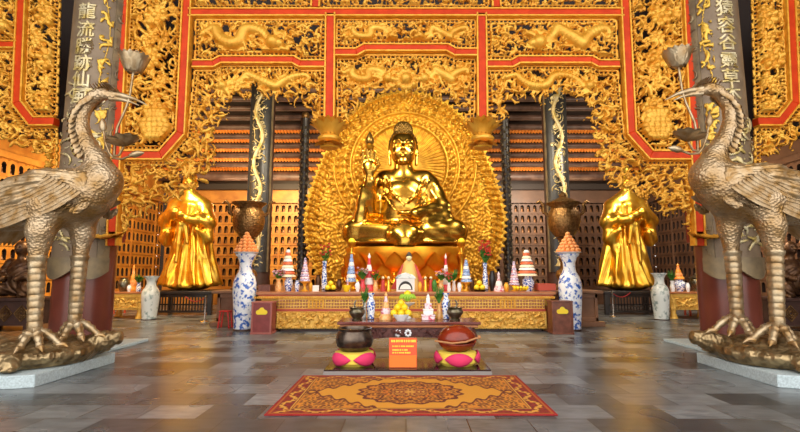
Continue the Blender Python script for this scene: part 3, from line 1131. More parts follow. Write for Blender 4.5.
YBU = 15.5
SB = 1 / 29.6
B0 = W(405, 247, YBU)
pd = thing('lotus_pedestal', (B0.x, YBU, PTZ), 'golden lotus pedestal carrying the seated statue behind the offerings', 'pedestal')
b = MB()
b.lathe([(2.0, 0), (2.05, .1), (1.9, .2), (1.75, .3), (1.7, .5), (1.85, .9), (1.98, B0.z - PTZ - .1), (1.96, B0.z - PTZ - .04), (.01, B0.z - PTZ - .04)], (B0.x, YBU, PTZ), 48, 1, .62)
b.build('core', 'pedestal_gold', pd)
for ring, (n, zz, rr, ln, wd_, tilt) in enumerate(((18, .42, 1.62, .78, .62, 1.5), (18, .22, 1.72, .62, .66, 1.1), (18, .5, 1.75, .42, .6, -1.2))):
    b = MB()
    for k in range(n):
        a = 2 * PI * (k + .5 * (ring % 2)) / n
        dv = Vector((math.cos(a), math.sin(a) * .6, 0))
        p = Vector((B0.x, YBU, PTZ + zz)) + dv * rr
        dn = Vector((math.cos(a) * .66, math.sin(a), 0)).normalized()
        b.leaf(p, dn + Vector((0, 0, tilt)), Vector((0, 0, .3 if tilt > 0 else .6)) + dn * (1 if tilt > 0 else 1), ln, wd_, -.12, 8)
    b.build('petal_ring', 'pedestal_gold', pd)


def q(px, py, dy=0., Y0=YBU):
    w = W(px, py, Y0)
    return (w.x, w.y + dy, w.z)


def buddha(P):
    u = SB
    d = ell(P, q(405, 212, .05), (29 * u, .72, 36 * u))
    d = smin(d, cap(P, q(386, 181), q(424, 181), 11.5 * u, 11.5 * u), .3)
    d = smin(d, ell(P, q(405, 236, -.1), (40 * u, .85, 14 * u)), .3)
    # chest
    d = smin(d, ell(P, q(405, 196, -.35), (17 * u, .3, 14 * u)), .2)
    # crossed legs
    for s in (-1, 1):
        kx = 405 + s * 48
        d = smin(d, chain(P, [q(405 + s * 22, 232, .1), q(kx, 233, -.35), q(405 - s * 6, 237.5, -1.1)], [13 * u, 12.6 * u, 9.5 * u], .12), .12)
    d = smin(d, ell(P, q(405, 243.5, -.5), (52 * u, .75, 4.5 * u)), .12)
    # robe hanging between the shins
    d = smin(d, cap(P, q(405, 228, -1.0), q(405, 244, -1.25), .2, .32), .15)
    # right arm of the picture, hand in the lap
    d = smin(d, chain(P, [q(431, 185, .05), q(441, 209, -.25), q(414, 217.5, -1.05)], [9.6 * u, 9.4 * u, 5.4 * u], .1), .1)
    d = smin(d, chain(P, [q(441, 205, -.1), q(444, 219, -.35), q(425, 224, -.8)], [7 * u, 8 * u, 6 * u], .1), .12)
    d = smin(d, ell(P, q(405, 217.5, -1.15), (8 * u, .2, 3.0 * u)), .06)
    # raised arm, sleeve and open hand
    d = smin(d, chain(P, [q(381, 186, .05), q(371, 212, -.25)], [9 * u, 9 * u], .1), .1)
    d = smin(d, chain(P, [q(370, 212, -.35), q(371.5, 186, -.85)], [8.6 * u, 6.6 * u], .1), .1)
    d = smin(d, chain(P, [q(366, 194, -.75), q(361.5, 222, -.5), q(357, 230, -.4)], [5.5 * u, 7.5 * u, 5.5 * u], .1), .08)
    d = smin(d, cap(P, q(371.5, 188, -.86), q(371.5, 177, -.92), 4.2 * u, 5.0 * u), .05)
    d = smin(d, ell(P, q(371.5, 174, -.93), (7.4 * u, .15, 8 * u)), .05)
    for fx, ty, bx in ((366, 159, -1), (369.6, 155.5, 0), (373.3, 156, 0), (376.9, 159, 1)):
        d = smin(d, chain(P, [q(fx, 170, -.93), q(fx + bx * .3, 164, -.96), q(fx + bx * .2, ty, -1.02)], [2.0 * u, 1.8 * u, 1.5 * u], .02), .03)
    d = smin(d, chain(P, [q(376, 177, -.95), q(380.6, 172, -1.05), q(379, 166.5, -1.12)], [2.2 * u, 1.7 * u, 1.4 * u], .03), .04)
    # collar lines and folds
    d = smin(d, chain(P, [q(388, 180, -.36), q(393, 196, -.66), q(404, 208, -.76), q(416, 198, -.66), q(423, 180, -.36)], [.03] * 5, .05), .06)
    d = smin(d, chain(P, [q(383, 181, -.34), q(386, 200, -.72), q(396, 214, -.95)], [.03] * 3, .05), .07)
    d = smin(d, chain(P, [q(427, 181, -.34), q(425, 200, -.7), q(416, 213, -.9)], [.03] * 3, .05), .07)
    x, z = P[0], P[2]
    # shallow drapery folds on sleeves and skirts
    w = q(405, 247)[2]
    fold = .007 * np.sin((x * .7 + np.abs(x - B0.x) * .8 + (z - w) * 2.2) * 7)
    d = d + np.where(z < q(405, 183)[2], fold, 0)
    # neck and head
    d = smin(d, cap(P, q(403.3, 164, -.12), q(404, 180, -.05), 9.0 * u, 10.5 * u), .12)
    return d


def buddha_head(P):
    u = SB
    hd = ell(P, q(403.2, 148.5, -.2), (13.2 * u, .47, 16 * u))
    hd = smin(hd, ell(P, q(403.2, 157.5, -.28), (11.4 * u, .38, 10.6 * u)), .1)
    hd = smin(hd, ell(P, q(403.2, 165, -.52), (4.6 * u, .12, 2.8 * u)), .08)
    for s in (-1, 1):
        hd = smin(hd, ell(P, q(403.2 + s * 5.6, 156.5, -.5), (4 * u, .12, 4.4 * u)), .08)       # cheeks
        hd = smin(hd, chain(P, [q(403.2 + s * 1.6, 147.2, -.66), q(403.2 + s * 4, 144.9, -.655), q(403.2 + s * 7.2, 144.6, -.57), q(403.2 + s * 10.4, 147, -.42)], [.02, .024, .024, .014], .02), .05)  # brows
        hd = smax(hd, -ell(P, q(403.2 + s * 5.6, 150.2, -.66), (3.7 * u, .09, 1.9 * u)), .04)     # sockets
        hd = smin(hd, ell(P, q(403.2 + s * 5.6, 150.6, -.585), (3.3 * u, .055, 1.35 * u)), .015)   # lids
        hd = smin(hd, chain(P, [q(403.2 + s * 12.8, 147, -.12), q(403.2 + s * 13.6, 156, -.15), q(403.2 + s * 12.9, 166, -.2)], [.07, .05, .055], .04), .03)  # ears
    hd = smin(hd, chain(P, [q(403.2, 147.5, -.64), q(403.2, 153.5, -.75)], [.04, .062], .03), .05)
    for s in (-1, 1):
        hd = smin(hd, ell(P, q(403.2 + s * 1.7, 154.2, -.7), (1.5 * u, .05, 1.1 * u)), .03)
    hd = smin(hd, ell(P, q(403.2, 158.6, -.66), (3.3 * u, .055, .9 * u)), .02)
    hd = smin(hd, ell(P, q(403.2, 160.4, -.655), (2.6 * u, .055, .95 * u)), .02)
    nk = cap(P, q(403.3, 162, -.12), q(403.6, 172, -.08), 8.8 * u, 9.2 * u)
    return smin(hd, nk, .08)


def buddha_hair(P):
    u = SB
    c = q(403.2, 147, -.15)
    hh = ell(P, c, (14.4 * u, .5, 16.6 * u))
    line = q(403, 137.5, -.5)[2]
    # keep the face, the temples and the ears clear
    cut = np.maximum(P[2] - (line - .9 * np.maximum(0, np.abs(P[0] - c[0]) - .33) - .55 * np.maximum(0, P[1] - c[1] + .25)), -9)
    hh = smax(hh, -cut, .02)
    hh = smax(hh, -(P[2] - q(403, 160)[2]), .03)
    hh = smin(hh, ell(P, q(403.2, 132, -.1), (9.6 * u, .32, 9.6 * u)), .06)
    az = np.arctan2(P[1] - c[1], P[0] - c[0])
    bump = np.cos(az * 17) * np.cos((P[2] - c[2]) * 2 * PI / .125)
    return hh - .022 * bump


bu = thing('buddha_statue', (B0.x, YBU, B0.z), 'large polished golden statue seated cross-legged, one hand raised, before the mandorla', 'statue')
body('body', buddha, (q(338, 247)[0], YBU - 1.75, B0.z - .035), (q(472, 247)[0], YBU + 1.0, q(405, 126)[2]), .03, 'buddha_gold', bu)
body('head', buddha_head, (q(386, 170)[0], YBU - .95, q(403, 174)[2]), (q(421, 170)[0], YBU + .5, q(403, 130)[2]), .013, 'buddha_gold', bu)
body('hair', buddha_hair, (q(386, 170)[0], YBU - .8, q(403, 168)[2]), (q(421, 170)[0], YBU + .5, q(403, 119)[2]), .016, 'hair', bu)
lb = MB()
c = Vector(q(372, 152, -1.0))
lb.lathe([(.001, -.3), (.02, -.28), (.025, -.08), (.09, -.04), (.14, .06), (.13, .16), (.07, .3), (.015, .4), (.001, .41)], c, 14)
lb.build('lotus_bud', 'hair', bu)
c2 = MB(); c2.lathe([(.02, -.1), (.13, -.06), (.17, .02), (.12, .08), (.01, .1)], c + Vector((0, 0, -.1)), 14)
c2.build('lotus_cup', 'statue_gold', bu)

# mandorla
YM = 17.25
md = thing('mandorla', (W(405, 285, YM).x, YM, PTZ), 'huge flame-edged golden mandorla with round halo standing behind the seated statue', 'mandorla')
out = []
ctr = [(405, 93), (425, 96.5), (445, 105), (462, 119), (475, 138), (484, 156), (492, 176), (499, 198), (502.5, 218), (501, 240), (495, 262), (486, 286)]
full = [(2 * 405 - a, b_) for a, b_ in ctr[::-1][:-1]] + ctr
poly = PXZ(full, YM)
rl = Relief(poly, .022, .3)
cz = W(405, 166, YM)
X, Z = rl.X - cz.x, rl.Z - cz.z
rad = np.hypot(X, Z); ang = np.arctan2(Z, X)
k = 27.4
r1, r2, r3 = 44 / k, 56 / k, 73 / k
ins = inpoly(rl.X, rl.Z, poly)
best = np.full(X.shape, 1e9)
bt = np.zeros(X.shape); acc = 0
for i in range(len(poly) - 1):
    dd, tt = segdist(rl.X, rl.Z, poly[i], poly[i + 1])
    cc = dd < best
    best = np.where(cc, dd, best); bt = np.where(cc, tt + acc, bt); acc += math.hypot(poly[i][0] - poly[i + 1][0], poly[i][1] - poly[i + 1][1])
rs = np.random.default_rng(3)
H = np.full(X.shape, .06)
ray = .03 * np.cos(ang * 64)
H = np.where(rad < r1, .05 + ray * np.clip(rad / r1, 0, 1), H)
ring = lambda r0, w, h: h * np.sqrt(np.clip(1 - ((rad - r0) / w) ** 2, 0, 1))
mid = .06 + .045 * np.cos(ang * 36 + np.sin(rad * 16) * 1.5) * np.cos(rad * 17)
H = np.where((rad >= r1) & (rad < r2), mid, H)
low = .08 + .022 * np.sin(X * 24 + 2.2 * np.sin(Z * 11)) * np.sin(Z * 24 + 2 * np.sin(X * 10)) + .02 * np.sin(best * 30)
outr = .07 + .05 * np.cos(ang * 48 + 2.5 * np.sin(rad * 9)) * np.cos(rad * 13)
H = np.where((rad >= r2) & (rad < r3), outr, H)
H = np.where(rad >= r3, low, H)
for r0, w, h in ((r1, .07, .13), (r2, .06, .12), (r3, .06, .13), (r1 + .17, .03, .08), (r2 + .2, .03, .08)):
    H = np.maximum(H, ring(r0, w, h) + .03 * (h > .1))
# flame border
flame = .16 * (.5 + .5 * np.sin(bt * 2 * PI / .24)) + .05
out_ok = (~ins) & (best < flame) & (rl.Z > PTZ + .05)
band = ins & (best < .42)
H = np.where(band, .09 + .05 * np.sin(bt * 2 * PI / .24 + best * 9) + .04 * np.sin(best * 30), H)
H = np.where(out_ok, .1, H)
H = np.where(ins | out_ok, H, 0)
H = np.where(rl.Z < PTZ + .02, 0, H)
rl.H = H.astype(np.float32)
for r0, n, sz in ((r1 + .09, 44, .085), (r2 + .12, 56, .075), (r3 - .14, 64, .06), (r3 + .12, 70, .05)):
    for kx in range(n):
        a = 2 * PI * kx / n
        rl.stamp(cz.x + r0 * math.cos(a), cz.z + r0 * math.sin(a), sz, .10, 1.)
st_ = random.getstate(); random.seed(4)
for i in range(260):
    x, z = cz.x + random.uniform(-3.4, 3.4), random.uniform(PTZ + .3, 6.8)
    if not inpoly(np.array([x]), np.array([z]), poly)[0] or math.hypot(x - cz.x, z - cz.z) < r3 + .15: continue
    rl.flower(x, z, random.uniform(.05, .09), .085, 6)
random.setstate(st_)
rl.H = np.where(rl.Z < PTZ + .02, 0, rl.H) * 1.4
rl.poly = [(-99, -99), (99, -99), (99, 99), (-99, 99)]
rl.finish('relief_disc', YM, 'aureole_gold', md, flags=[0] * 4, solid=.22)
# ------------------------------------------------------------------ robed guardians
YG = 17.4
def guardian(px, sd):
    u = 1 / 26.4
    g = lambda x, y, dy=0.: q(px + sd * x, y, dy, YG)
    base = g(0, 288)

    def fn(P):
        cx, cy, _ = base
        z = P[2]
        zt, zb = g(0, 205)[2], g(0, 286)[2]
        t = np.clip((zt - z) / (zt - zb), 0, 1)
        th = np.arctan2(P[1] - cy, P[0] - cx)
        Rr = (13.5 + 3 * np.sin(t * PI * .9) + 13 * t ** 2.4) * u
        Rr = Rr * (1 + (.05 + .07 * t) * np.sin(th * 10 + .8 * np.sin(t * 4)) + .03 * t * np.sin(th * 19 + 2 * t))
        rr = np.sqrt((P[0] - cx) ** 2 + ((P[1] - cy) / .72) ** 2)
        d = (rr - Rr) * .55
        d = smax(d, np.maximum(z - zt, zb - z), .12)
        d = smin(d, ell(P, g(0, 208, .05), (13.5 * u, .42, 15 * u)), .2)
        d = smin(d, chain(P, [g(-16, 206), g(0, 194), g(16, 206)], [6 * u, 5.5 * u, 6 * u], .1), .15)
        # left sleeve
        d = smin(d, chain(P, [g(-13, 206), g(-21, 222, -.25), g(-6, 221, -.75)], [7 * u, 7 * u, 4.4 * u], .1), .12)
        d = smin(d, chain(P, [g(-21, 224, -.2), g(-20, 238, -.25), g(-14, 231, -.55)], [5.6 * u, 5.4 * u, 3 * u], .1), .1)
        # right sleeve
        d = smin(d, chain(P, [g(13, 206), g(21, 222, -.2), g(5, 214, -.75)], [7 * u, 7 * u, 4.4 * u], .1), .12)
        d = smin(d, chain(P, [g(21, 224, -.15), g(21, 240, -.2), g(15, 234, -.5)], [6 * u, 6 * u, 3.4 * u], .1), .1)
        # folded hands
        d = smin(d, ell(P, g(-1, 217, -.85), (4.4 * u, .14, 3.4 * u)), .06)
        # sash and hanging scarf
        d = smin(d, chain(P, [g(-13, 214, -.5), g(0, 226, -.72), g(11, 219, -.55)], [.07] * 3, .05), .05)
        d = smin(d, chain(P, [g(1, 225, -.68), g(3, 245, -.68), g(5, 262, -.72)], [.12, .1, .07], .05), .06)
        d = smin(d, chain(P, [g(-3, 226, -.66), g(-5, 244, -.66)], [.09, .06], .05), .06)
        d = d + .010 * np.sin((np.abs(P[0] - cx) * 1.3 + z * .5) * 15) * np.clip((np.abs(P[0] - cx) - .15) * 6, 0, 2) * np.clip((g(0, 208)[2] - z) * 4, 0, 1)
        # neck, head and crown
        d = smin(d, cap(P, g(0, 190, -.05), g(0, 198), 5 * u, 6 * u), .1)
        d = smin(d, ell(P, g(0, 184, -.08), (6.4 * u, .26, 8 * u)), .06)
        for s in (-1, 1):
            d = smin(d, ell(P, g(s * 6.4, 184.5), (1.2 * u, .06, 4 * u)), .03)
            d = smax(d, -ell(P, g(s * 2.6, 182.6, -.34), (1.5 * u, .05, .8 * u)), .02)
        d = smin(d, cap(P, g(0, 182, -.33), g(0, 185, -.38), .03, .05), .03)
        d = smin(d, ell(P, g(0, 187.4, -.33), (1.8 * u, .04, .6 * u)), .02)
        d = smin(d, cap(P, g(0, 177), g(0, 170), 6.6 * u, 3.5 * u), .05)
        # plinth rock
        d = smin(d, ell(P, g(0, 286, -.1), (19 * u, .62, 4.5 * u)), .12)
        return d
    side = 'left' if sd < 0 else 'right'
    root = thing('guardian_statue', base, 'tall golden robed standing figure on a low black stand, %s of the altar' % side, 'statue')
    body('body', fn, (base[0] - 1.35, YG - 1.15, base[2] - .075), (base[0] + 1.35, YG + .85, g(0, 164)[2]), .032, 'statue_gold', root)
    # stand: low black table with a latticed apron
    zt = base[2] - .1
    st = thing('statue_stand', (base[0], YG, 0), 'low black latticed wooden stand under the %s golden robed figure' % side, 'stand')
    w = 1.15; dp = .8
    MB().box(base[0] - w, base[0] + w, YG - dp, YG + dp, zt - .08, zt + .02).build('top', 'black_wood', st, bevel=.012)
    for sx in (-1, 1):
        for sy in (-1, 1):
            MB().cbox((base[0] + sx * (w - .1), YG + sy * (dp - .1), 0), (.14, .14, zt - .08)).build('leg', 'black_wood', st, bevel=.01)
    ap = MB()
    ap.box(base[0] - w + .15, base[0] + w - .15, YG - dp + .06, YG - dp + .1, zt - .2, zt - .08)
    ap.box(base[0] - w + .15, base[0] + w - .15, YG - dp + .06, YG - dp + .1, .08, .16)
    for i in range(19):
        x = base[0] - w + .2 + (2 * w - .4) * i / 18
        ap.box(x - .02, x + .02, YG - dp + .06, YG - dp + .1, .16, zt - .2)
    ap.box(base[0] - w + .15, base[0] + w - .15, YG - dp + .06, YG - dp + .1, (zt - .1) / 2 - .02, (zt - .1) / 2 + .03)
    ap.build('lattice', 'black_wood', st)


guardian(190.5, -1)
guardian(626, 1)


# ------------------------------------------------------------------ cranes on turtles
YC = 7.1
UC = 1 / 65.


def crane(sd):
    side = 'left' if sd < 0 else 'right'
    dyp = 0 if sd < 0 else -5

    def g(x, y, dy=0.):
        w = W(x, y + dyp, YC)
        return (w.x if sd < 0 else -w.x, w.y + dy, w.z)
    u = UC

    def fn(P):
        d = chain(P, [g(103, 184), g(86, 193), g(55, 200), g(18, 208), (g(-25, 228))], [15 * u, 23 * u, 24 * u, 19 * u, 9 * u], .25)
        d = smin(d, chain(P, [g(105, 178), g(97, 160), g(88, 146), (g(82, 132)), g(81, 118), g(86, 105), g(95, 96.5), g(103, 94)],
                          [14.5 * u, 10.8 * u, 8.6 * u, 7.4 * u, 6.8 * u, 6.4 * u, 6.2 * u, 5.8 * u], .05), .16)
        d = smin(d, cap(P, g(104, 94.5), g(115, 97), 5 * u, 3.4 * u), .05)
        # slim the body sideways is left round; thighs
        d = smin(d, chain(P, [g(58, 212, -.2), g(53, 232, -.24), g(50, 259, -.24)], [15 * u, 11.5 * u, 7.0 * u], .08), .16)
        d = smin(d, chain(P, [g(74, 212, .22), g(72, 232, .24), g(69, 258, .24)], [14 * u, 10 * u, 6.4 * u], .08), .16)
        for s in (-1, 1):
            d = smin(d, ell(P, g(101, 91.5, s * .085), (1.5 * u, .022, 1.4 * u)), .012)
        return d
    root = thing('crane_statue', (g(58, 330)[0], YC, .56), 'tall bronze crane standing on a turtle before the %s pillar, lotus spray in its beak' % side, 'statue')
    xs = sorted((g(-40, 250)[0], g(122, 250)[0]))
    body('body', fn, (xs[0] - .1, YC - .62, g(0, 268)[2] - .15), (xs[1] + .1, YC + .62, g(0, 84)[2]), .021, 'bronze', root)
    # beak
    b = MB()
    b.tube([g(110, 94.5), g(122, 95.5), g(135, 99), g(147, 105)], [4.0 * u, 2.9 * u, 1.9 * u, .4 * u], 10)
    b.tube([g(110, 98.5), g(121, 99.5), g(131, 102), g(139, 105.5)], [3.0 * u, 2.2 * u, 1.4 * u, .4 * u], 10)
    b.build('beak', 'bronze_plain', root)
    b = MB()
    for i in range(9):
        t = i / 8
        p = Vector(g(117 - 20 * t, 93 - 3.5 * math.sin(PI * t)))
        for s in (-.4, .4):
            b.leaf(p + Vector((0, s * .1, 0)), Vector((sd * .9, s, .9)), (0, 0, 1), 9 * u, 4.5 * u, .2)
    b.build('crest', 'bronze_wing', root)
    # ruff of curled feathers down the back of the neck
    b = MB()
    neck = [(96, 97, 6), (88, 102, 6.5), (82, 110, 7), (79, 119, 7.2), (79, 129, 7.6), (82, 139, 8.4), (86, 149, 9.4), (91, 158, 10.8)]
    for i in range(len(neck) - 1):
        for t in (0, .5):
            x = neck[i][0] * (1 - t) + neck[i + 1][0] * t; y = neck[i][1] * (1 - t) + neck[i + 1][1] * t; r = neck[i][2]
            for s in (-.3, .3):
                b.leaf(Vector(g(x - r * .75, y)) + Vector((0, s * r * u, 0)), Vector((sd * .6, s * .8, -1.)), (sd, s, .3), 6 * u, 4.5 * u, .2)
            for s in (-1, 1):
                b.leaf(Vector(g(x, y)) + Vector((0, s * r * u * .88, 0)), Vector((sd * .25, s * .25, -1)), (0, s, 0), 9 * u, 6 * u, .1)
    b.build('neck_feathers', 'bronze_wing', root)
    # wings
    for s in (-1, 1):
        b = MB()
        yo = s * .36

        def wf(P, s=s):
            d = ell(P, g(62, 190, s * .30), (40 * u, .13, 15 * u))
            d = smin(d, chain(P, [g(96, 180, s * .24), g(58, 184, s * .33), g(8, 198, s * .3), g(-30, 214, s * .22)], [6 * u, 9 * u, 8 * u, 4 * u], .1), .12)
            d = smin(d, chain(P, [g(80, 200, s * .3), g(40, 204, s * .32), g(0, 210, s * .3)], [5 * u, 7 * u, 5 * u], .1), .14)
            w = g(62, 190)
            a = np.arctan2(P[2] - w[2] - .15, -sd * -(P[0] - g(112, 180)[0]))
            return d + .012 * np.sin(a * 62)
        body('wing', wf, (xs[0] - .1, (YC - .62 if s < 0 else YC + .1), g(0, 222)[2]), (xs[1] + .1, (YC - .1 if s < 0 else YC + .62), g(0, 166)[2]), .021, 'bronze_wing', root)
        # long flight feathers, then two rows of coverts
        for row, (n, x0, y0, x1, y1, ln, wd_) in enumerate(((11, 74, 207, 10, 190, 72, 9.5), (12, 92, 203, 40, 186, 48, 8.5), (10, 102, 197, 70, 181, 32, 8))):
            for i in range(n):
                t = i / (n - 1)
                p = Vector(g(x0 + (x1 - x0) * t, y0 + (y1 - y0) * t, yo + s * (.075 + .02 * row - .05 * t * (row == 0))))
                b.leaf(p, Vector((sd * 1., -s * .06, -.30 - .10 * (1 - t))), (0, s, .2), ln * u, wd_ * u, -.04, 8, -.12)
        b.build('flight_feathers', 'bronze_wing', root)
        # curled breast and belly feathers under the wing
        b = MB()
        random.seed(3 + s)
        for i in range(26):
            x = 104 - i * 3.6
            b.leaf(Vector(g(x, 206 + 3 * math.sin(i * 1.3), s * .33)), Vector((sd * .8, 0, -.75)), (0, s, .2), 12 * u, 7 * u, .3)
        b.build('belly_feathers', 'bronze', root)
    # drooping tail
    b = MB()
    for k in range(9):
        t = k / 8 - .5
        b.leaf(g(6 - abs(t) * 6, 208 + 10 * abs(t), t * .62), Vector((sd * 1, t * .5, -.42)), (0, t * .6, 1), 62 * u, 13 * u, -.35, 9)
        b.leaf(g(18, 216, t * .6), Vector((sd * 1, t * .5, -.8)), (0, t * .6, 1), 34 * u, 13 * u, -.3, 9)
    b.build('tail', 'bronze_wing', root)
    # ringed legs with spread toes
    for s, x0, y0, x1, y1, dy in ((-1, 50, 256, 47, 333, -.24), (1, 69, 255, 63, 328, .24)):
        lg = MB()
        n = 90
        p0 = Vector(g(x0, y0, dy)); p1 = Vector(g(x1, y1, dy))
        p1.z = max(p1.z, .60)
        pts = [p0.lerp(p1, i / n) for i in range(n + 1)]
        rd = [(7.3 - 1.5 * (i / n) + 1.2 * math.exp(-((i / n - .0) / .05) ** 2) + .9 * math.exp(-((i / n - 1) / .06) ** 2)) * u * (1 + .10 * abs(math.sin(i * PI / 7.5)) ** .5 - .04) for i in range(n + 1)]
        lg.tube(pts, rd, 16)
        leg = lg.build('leg', 'bronze_plain', root)
        for k, (ax, ay, ln) in enumerate(((-1, -.8, .33), (-.95, .1, .36), (-.2, -1, .32), (.9, -.2, .2))):
            f = MB()
            d = Vector((sd * ax, ay, 0)).normalized()
            pp = []; rr = []
            for i in range(15):
                t = i / 14
                zz = p1.z + .03 - .02 * t + .03 * math.sin(PI * min(1, t * 1.1)) - .15 * t * t
                pp.append(p1 + d * ln * t - Vector((0, 0, p1.z - zz)))
                rr.append((5.2 - 2.4 * t) * u * (1 + .16 * math.sin(i * 2.1)))
            f.tube(pp, rr, 10)
            f.build('toe', 'bronze_plain', leg)
            f = MB()
            e = pp[-1]
            f.tube([e - d * .03, e + d * .06 + Vector((0, 0, .0)), e + d * .13 - Vector((0, 0, .05))], [.05, .036, .004], 8)
            f.build('claw', 'bronze_wing', leg)
    # lotus spray held in the beak
    sp = MB()
    sp.tube([g(133.5, 72), g(130, 95), g(127, 108, -.02), g(119, 128, -.04), g(115, 142, 0), g(112, 158, .05)], [1.3 * u, 1.2 * u, 1.2 * u, 1.3 * u, 1.4 * u, 1.4 * u], 8)
    sp.tube([g(112, 158, .05), g(107, 152, .06), g(102.5, 140, .06), g(101, 128, .06)], [1.3 * u, 1.2 * u, 1.1 * u, 1.0 * u], 8)
    sp.tube([g(114, 156, 0), g(121, 156, -.05), g(126, 148, -.06)], [1.2 * u] * 3, 8)
    sp.tube([g(113, 158, 0), g(124, 160, -.06), g(134, 157, -.08)], [1.2 * u] * 3, 8)
    spray = sp.build('lotus_spray', 'bronze_plain', root)
    fl = MB()
    c = Vector(g(133.5, 73))
    fl.lathe([(.001, 0), (6 * u, 1.5 * u), (9 * u, 6 * u), (9.5 * u, 10 * u), (7 * u, 13 * u), (.001, 13.5 * u)], c, 18)
    for ring in range(3):
        for k in range(7):
            a = 2 * PI * (k + .5 * ring) / 7
            dv = Vector((math.cos(a), math.sin(a), 0))
            fl.leaf(c + dv * (2.5 + 2.6 * ring) * u * .9 + Vector((0, 0, 1.0 * u)), dv * (.55 + .28 * (2 - ring) * .6) + Vector((0, 0, 1)), dv * -1 + Vector((0, 0, .4)), (22 - ring) * u, 12.5 * u, .12, 8)
    fl.build('lotus_flower', 'bronze_plain', spray)
    lf = MB()
    c = Vector(g(126, 147, -.06))
    for k in range(9):
        a = 2 * PI * k / 9
        dv = Vector((math.cos(a), math.sin(a), .35 + .25 * math.cos(a) * -sd))
        lf.leaf(c, dv, (0, 0, 1), 18 * u, 13 * u, .12, 7)
    lf.build('lotus_leaf', 'bronze_plain', spray)
    bd = MB()
    bd.tube([g(132, 157, -.08), g(137, 156, -.08), g(142, 154.5, -.08), g(147, 154, -.08)], [1.2 * u, 3.4 * u, 3.0 * u, .6 * u], 12)
    bd.build('lotus_bud', 'bronze_plain', spray)
    bd = MB()
    bd.tube([g(101, 131, .06), g(100.6, 127, .06), g(100.2, 121, .06), g(100, 117, .06)], [1.0 * u, 3.4 * u, 2.8 * u, .5 * u], 12)
    bd.build('lotus_bud', 'bronze_plain', spray)

    # turtle under the crane
    xt = g(10, 360)[0]
    tr = thing('turtle_statue', (xt, YC, .17), 'bronze turtle carrying the %s crane on its shell, lying on the stone plinth' % side, 'statue')

    def tf(P):
        X = (P[0] - xt) * -sd
        zz = P[2] - .17
        sh = ell((X, P[1] - YC, zz), (0.05, .05, .10), (1.05, .78, .34))
        rim = np.sqrt((np.sqrt((X - .0) ** 2 / 1.05 ** 2 + (P[1] - YC - .05) ** 2 / .84 ** 2) - 1) ** 2 * .8 + ((zz - .16) / 1) ** 2) - .075
        d = smin(sh, rim, .08)
        d = d + .016 * np.maximum(0, np.cos(X * 14 + 1.5 * np.cos((P[1] - YC) * 11))) * np.cos((P[1] - YC) * 13) * (zz > .18)
        Q = (X, P[1] - YC, zz)
        # neck and head turned to the back corner
        d = smin(d, chain(Q, [(.7, .2, .2), (.92, .3, .19), (1.08, .38, .25), (1.28, .44, .30)], [.18, .14, .15, .11], .06), .07)
        d = smin(d, ell(Q, (1.14, .38, .31), (.12, .1, .07)), .06)
        # paws
        for (ax, ay, bx, by) in ((.45, -.5, .6, -.72), (.6, .6, .8, .78), (-.75, -.5, -.95, -.72), (-.75, .6, -.95, .8)):
            d = smin(d, chain(Q, [(ax, ay, .16), (bx, by, .09)], [.15, .11], .05), .06)
            for k in (-1, 0, 1):
                d = smin(d, cap(Q, (bx + k * .075, by, .07), (bx + k * .1, by - .12 * (1 if ay < 0 else -1), .045), .05, .028), .02)
        # ridges on the neck
        d = d + .012 * np.sin(X * 60) * ((X > .85) & (zz > .1))
        return smax(d, -zz, .02)
    body('body', tf, (xt - 1.8, YC - 1.1, .165), (xt + 1.8, YC + 1.1, .75), .024, 'bronze_turtle', tr)
    # stone plinth with a cut corner
    x0 = sd * 10.2; x1 = sd * 4.86
    pl = MB()
    Yf, Yb_ = 6.2, 8.0
    if sd < 0:
        poly = [(x0, Yf), (x1 - .26, Yf), (x1, Yf + .1), (x1, Yb_), (x0, Yb_)]
    else:
        poly = [(x0, Yf), (x0, Yb_), (x1, Yb_), (x1, Yf + .1), (x1 + .26, Yf)]
    n = len(poly)
    pl.add([(p[0], p[1], 0) for p in poly] + [(p[0], p[1], .165) for p in poly],
           [tuple(range(n - 1, -1, -1)), tuple(range(n, 2 * n))] + [(i, (i + 1) % n, n + (i + 1) % n, n + i) for i in range(n)])
    o = pl.build('stone_plinth', 'granite', None, (sd * 7.5, 7.1, 0), bevel=.012, smooth=False)
    tag(o, 'low pale granite plinth with a cut corner under the %s turtle' % side, 'plinth')
    o = MB().box(min(sd * 10, sd * 5.62), max(sd * 10, sd * 5.62), 8.05, 10.4, 0, .06).build('pillar_step', 'granite', None, (sd * 6.5, 9.2, 0), bevel=.01, smooth=False)
    o['kind'] = 'structure'


crane(-1); crane(1)
# ------------------------------------------------------------------ carpet
def FP(px, py):
    a = (px - CX) / FPX; b = (216 - py) / FPX
    t = -CAMZ / (ST + b * CT)
    return Vector((t * a, t * (CT - b * ST), 0))


